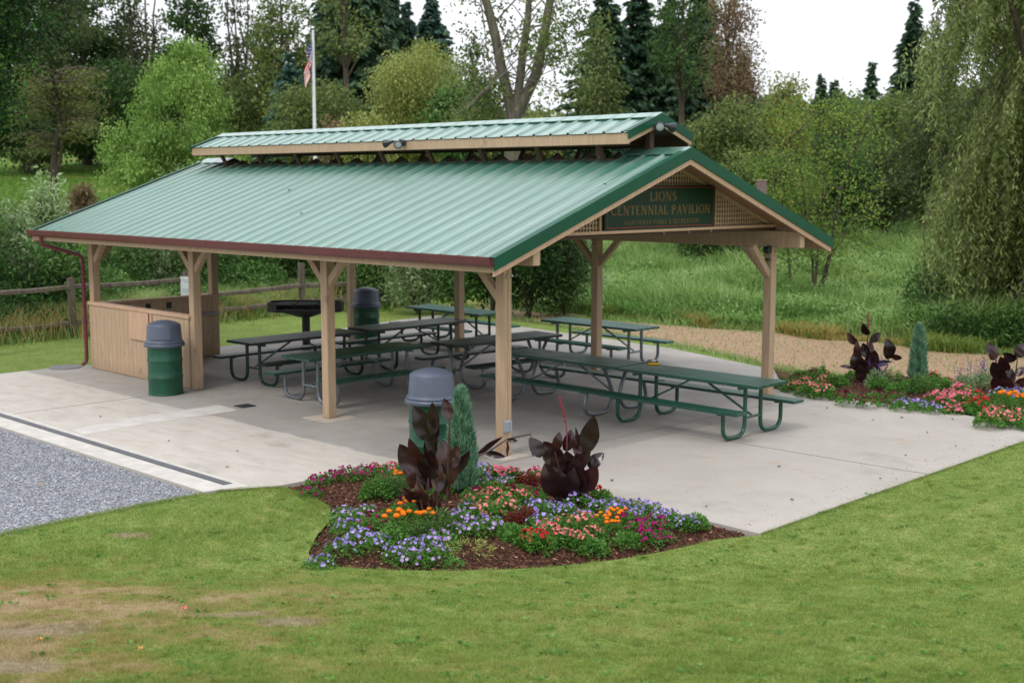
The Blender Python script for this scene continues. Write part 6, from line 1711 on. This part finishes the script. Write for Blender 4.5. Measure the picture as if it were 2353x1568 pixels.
# ---- litter
def fallen(name, x, y, s, col, label, z=None, cat='leaf', group=None):
    m = MB(); n = 6; V = [(0, 0, .012)]+[(s*(.5 if i % 2 else 1)*math.cos(i*math.pi/n), s*.6*(.55 if i % 2 else 1)*math.sin(i*math.pi/n), .004+.01*((i*7) % 3)) for i in range(2*n)]
    m.add(V, [(0, 1+i, 1+(i+1) % (2*n)) for i in range(2*n)]); o = m.build(name, col, None); o.location = (x, y, (z if z is not None else .004)); o.rotation_euler.z = x*17; tag(o, label, cat, group); return o
LB = painted('dry_leaf', C(120, 84, 52), .8, .2); LD = painted('dark_leaf_litter', C(60, 48, 38), .8, .2); LP = painted('pink_scrap', C(224, 120, 120), .8, .05); LY = painted('yellow_leaf', C(206, 160, 90), .8, .1)
for x, y in ((-2.9, -1.9), (-3.2, -5.2), (-3.7, -3.6), (-2.4, -6.0), (-3.9, -.6), (-1.9, .1), (-3.4, .3), (-3.9, -4.6), (-2.2, -5.5), (-4.1, -2.2), (-3.0, -6.4), (-1.2, -5.9), (2.6, 2.3), (3.8, 2.6), (1.9, 2.9), (6.1, 2.4)):
    fallen('fallen_leaf', x, y, rng.uniform(.015, .035), LD if rng.random() < .6 else LB, 'small dry dark leaf lying on the bare concrete', None, 'leaf', 'dry leaves on the concrete')
for dx, dy, c, lab in ((424, 1408, LP, 'pink scrap lying on the worn lawn'), (322, 1503, LY, 'orange leaf on the lawn near the bottom left'), (92, 1435+45, LY, 'yellow leaf on the worn lawn at far left'), (95, 1120, LY, 'orange leaf lying on the gravel')):
    d = 9.0; 
    for _ in range(12):
        x, y = ray_xy(dx, dy, float(terrain(x, y)) if _ else 0.0)
    fallen('scrap' if c is LP else 'fallen_leaf', x, y, .03, c, lab, float(terrain(x, y))+.03, 'scrap' if c is LP else 'leaf')
for x, y, s in ((6.41, -1.31, .05), (4.73, -.33, .035), (-.3, -1.6, .03)):
    fallen('roof_leaf', x, y, s, LD, 'small dark leaf clump stuck on the green roof', zr(y)+.002, 'leaf', 'dark leaf clumps on the roof')

# ================================================================== LIGHT, SKY, CAMERA
w = bpy.data.worlds.new('World'); SC.world = w; w.use_nodes = True; nt = w.node_tree; nt.nodes.clear()
out = nt.nodes.new('ShaderNodeOutputWorld'); bg = nt.nodes.new('ShaderNodeBackground'); sky = nt.nodes.new('ShaderNodeTexSky')
sky.sky_type = 'NISHITA'; sky.sun_disc = False; SUN_EL, SUN_AZ = R(52), R(100)     # azimuth measured from +X
sky.sun_elevation = SUN_EL; sky.sun_rotation = math.pi/2-SUN_AZ; sky.air_density = 1.5; sky.dust_density = 4.0; sky.ozone_density = 1.0
tc = nt.nodes.new('ShaderNodeTexCoord'); nz = nt.nodes.new('ShaderNodeTexNoise'); nz.inputs['Scale'].default_value = 2.2; nz.inputs['Detail'].default_value = 5
nt.links.new(tc.outputs['Generated'], nz.inputs['Vector'])
cr = nt.nodes.new('ShaderNodeValToRGB'); cr.color_ramp.elements[0].position = .3; cr.color_ramp.elements[0].color = (CLOUD*.86, CLOUD*.89, CLOUD*.95, 1) if 'CLOUD' in globals() else (9.0, 9.3, 10, 1)
cr.color_ramp.elements[1].position = .7; cr.color_ramp.elements[1].color = (11.5, 11.7, 12.2, 1)
nt.links.new(nz.outputs['Fac'], cr.inputs['Fac'])
mx = nt.nodes.new('ShaderNodeMix'); mx.data_type = 'RGBA'; mx.inputs[0].default_value = .88
sp = nt.nodes.new('ShaderNodeSeparateXYZ'); nt.links.new(tc.outputs['Generated'], sp.inputs[0])
mr = nt.nodes.new('ShaderNodeMapRange'); mr.inputs['From Min'].default_value = 0; mr.inputs['From Max'].default_value = 1; mr.inputs['To Min'].default_value = 1.08; mr.inputs['To Max'].default_value = 1.9; nt.links.new(sp.outputs[2], mr.inputs['Value'])
vm = nt.nodes.new('ShaderNodeVectorMath'); vm.operation = 'SCALE'; nt.links.new(cr.outputs[0], vm.inputs[0]); nt.links.new(mr.outputs[0], vm.inputs['Scale'])
nt.links.new(sky.outputs[0], mx.inputs[6]); nt.links.new(vm.outputs[0], mx.inputs[7]); nt.links.new(mx.outputs[2], bg.inputs['Color'])
bg.inputs['Strength'].default_value = .1; nt.links.new(bg.outputs[0], out.inputs['Surface'])
sl = bpy.data.lights.new('sun', 'SUN'); sl.energy = 1.2; sl.angle = R(14); sl.color = (1, .96, .9)
so = bpy.data.objects.new('sun', sl); COL.objects.link(so)
sd = Vector((math.cos(SUN_EL)*math.cos(SUN_AZ), math.cos(SUN_EL)*math.sin(SUN_AZ), math.sin(SUN_EL)))
so.rotation_euler = sd.to_track_quat('Z', 'Y').to_euler(); so.location = (0, 20, 30)

cd = bpy.data.cameras.new('camera'); co = bpy.data.objects.new('camera', cd); COL.objects.link(co)
cd.sensor_width = 36; cd.sensor_fit = 'HORIZONTAL'; cd.lens = FPX/2352*36; cd.clip_end = 3000; cd.clip_start = .1
mt = Matrix(((RT[0], UP[0], -FW[0], CAM[0]), (RT[1], UP[1], -FW[1], CAM[1]), (RT[2], UP[2], -FW[2], CAM[2]), (0, 0, 0, 1)))
co.matrix_world = mt
cd.dof.use_dof = True; cd.dof.focus_distance = 12.2; cd.dof.aperture_fstop = 2.4
SC.camera = co
SC.view_settings.view_transform = 'Standard'; SC.view_settings.look = 'None'; SC.view_settings.exposure = -0.05; SC.view_settings.gamma = 1.0
SC.render.film_transparent = False
try: SC.cycles.max_bounces = 6; SC.cycles.diffuse_bounces = 3; SC.cycles.glossy_bounces = 3; SC.cycles.transmission_bounces = 4; SC.cycles.sample_clamp_indirect = 4
except Exception: pass
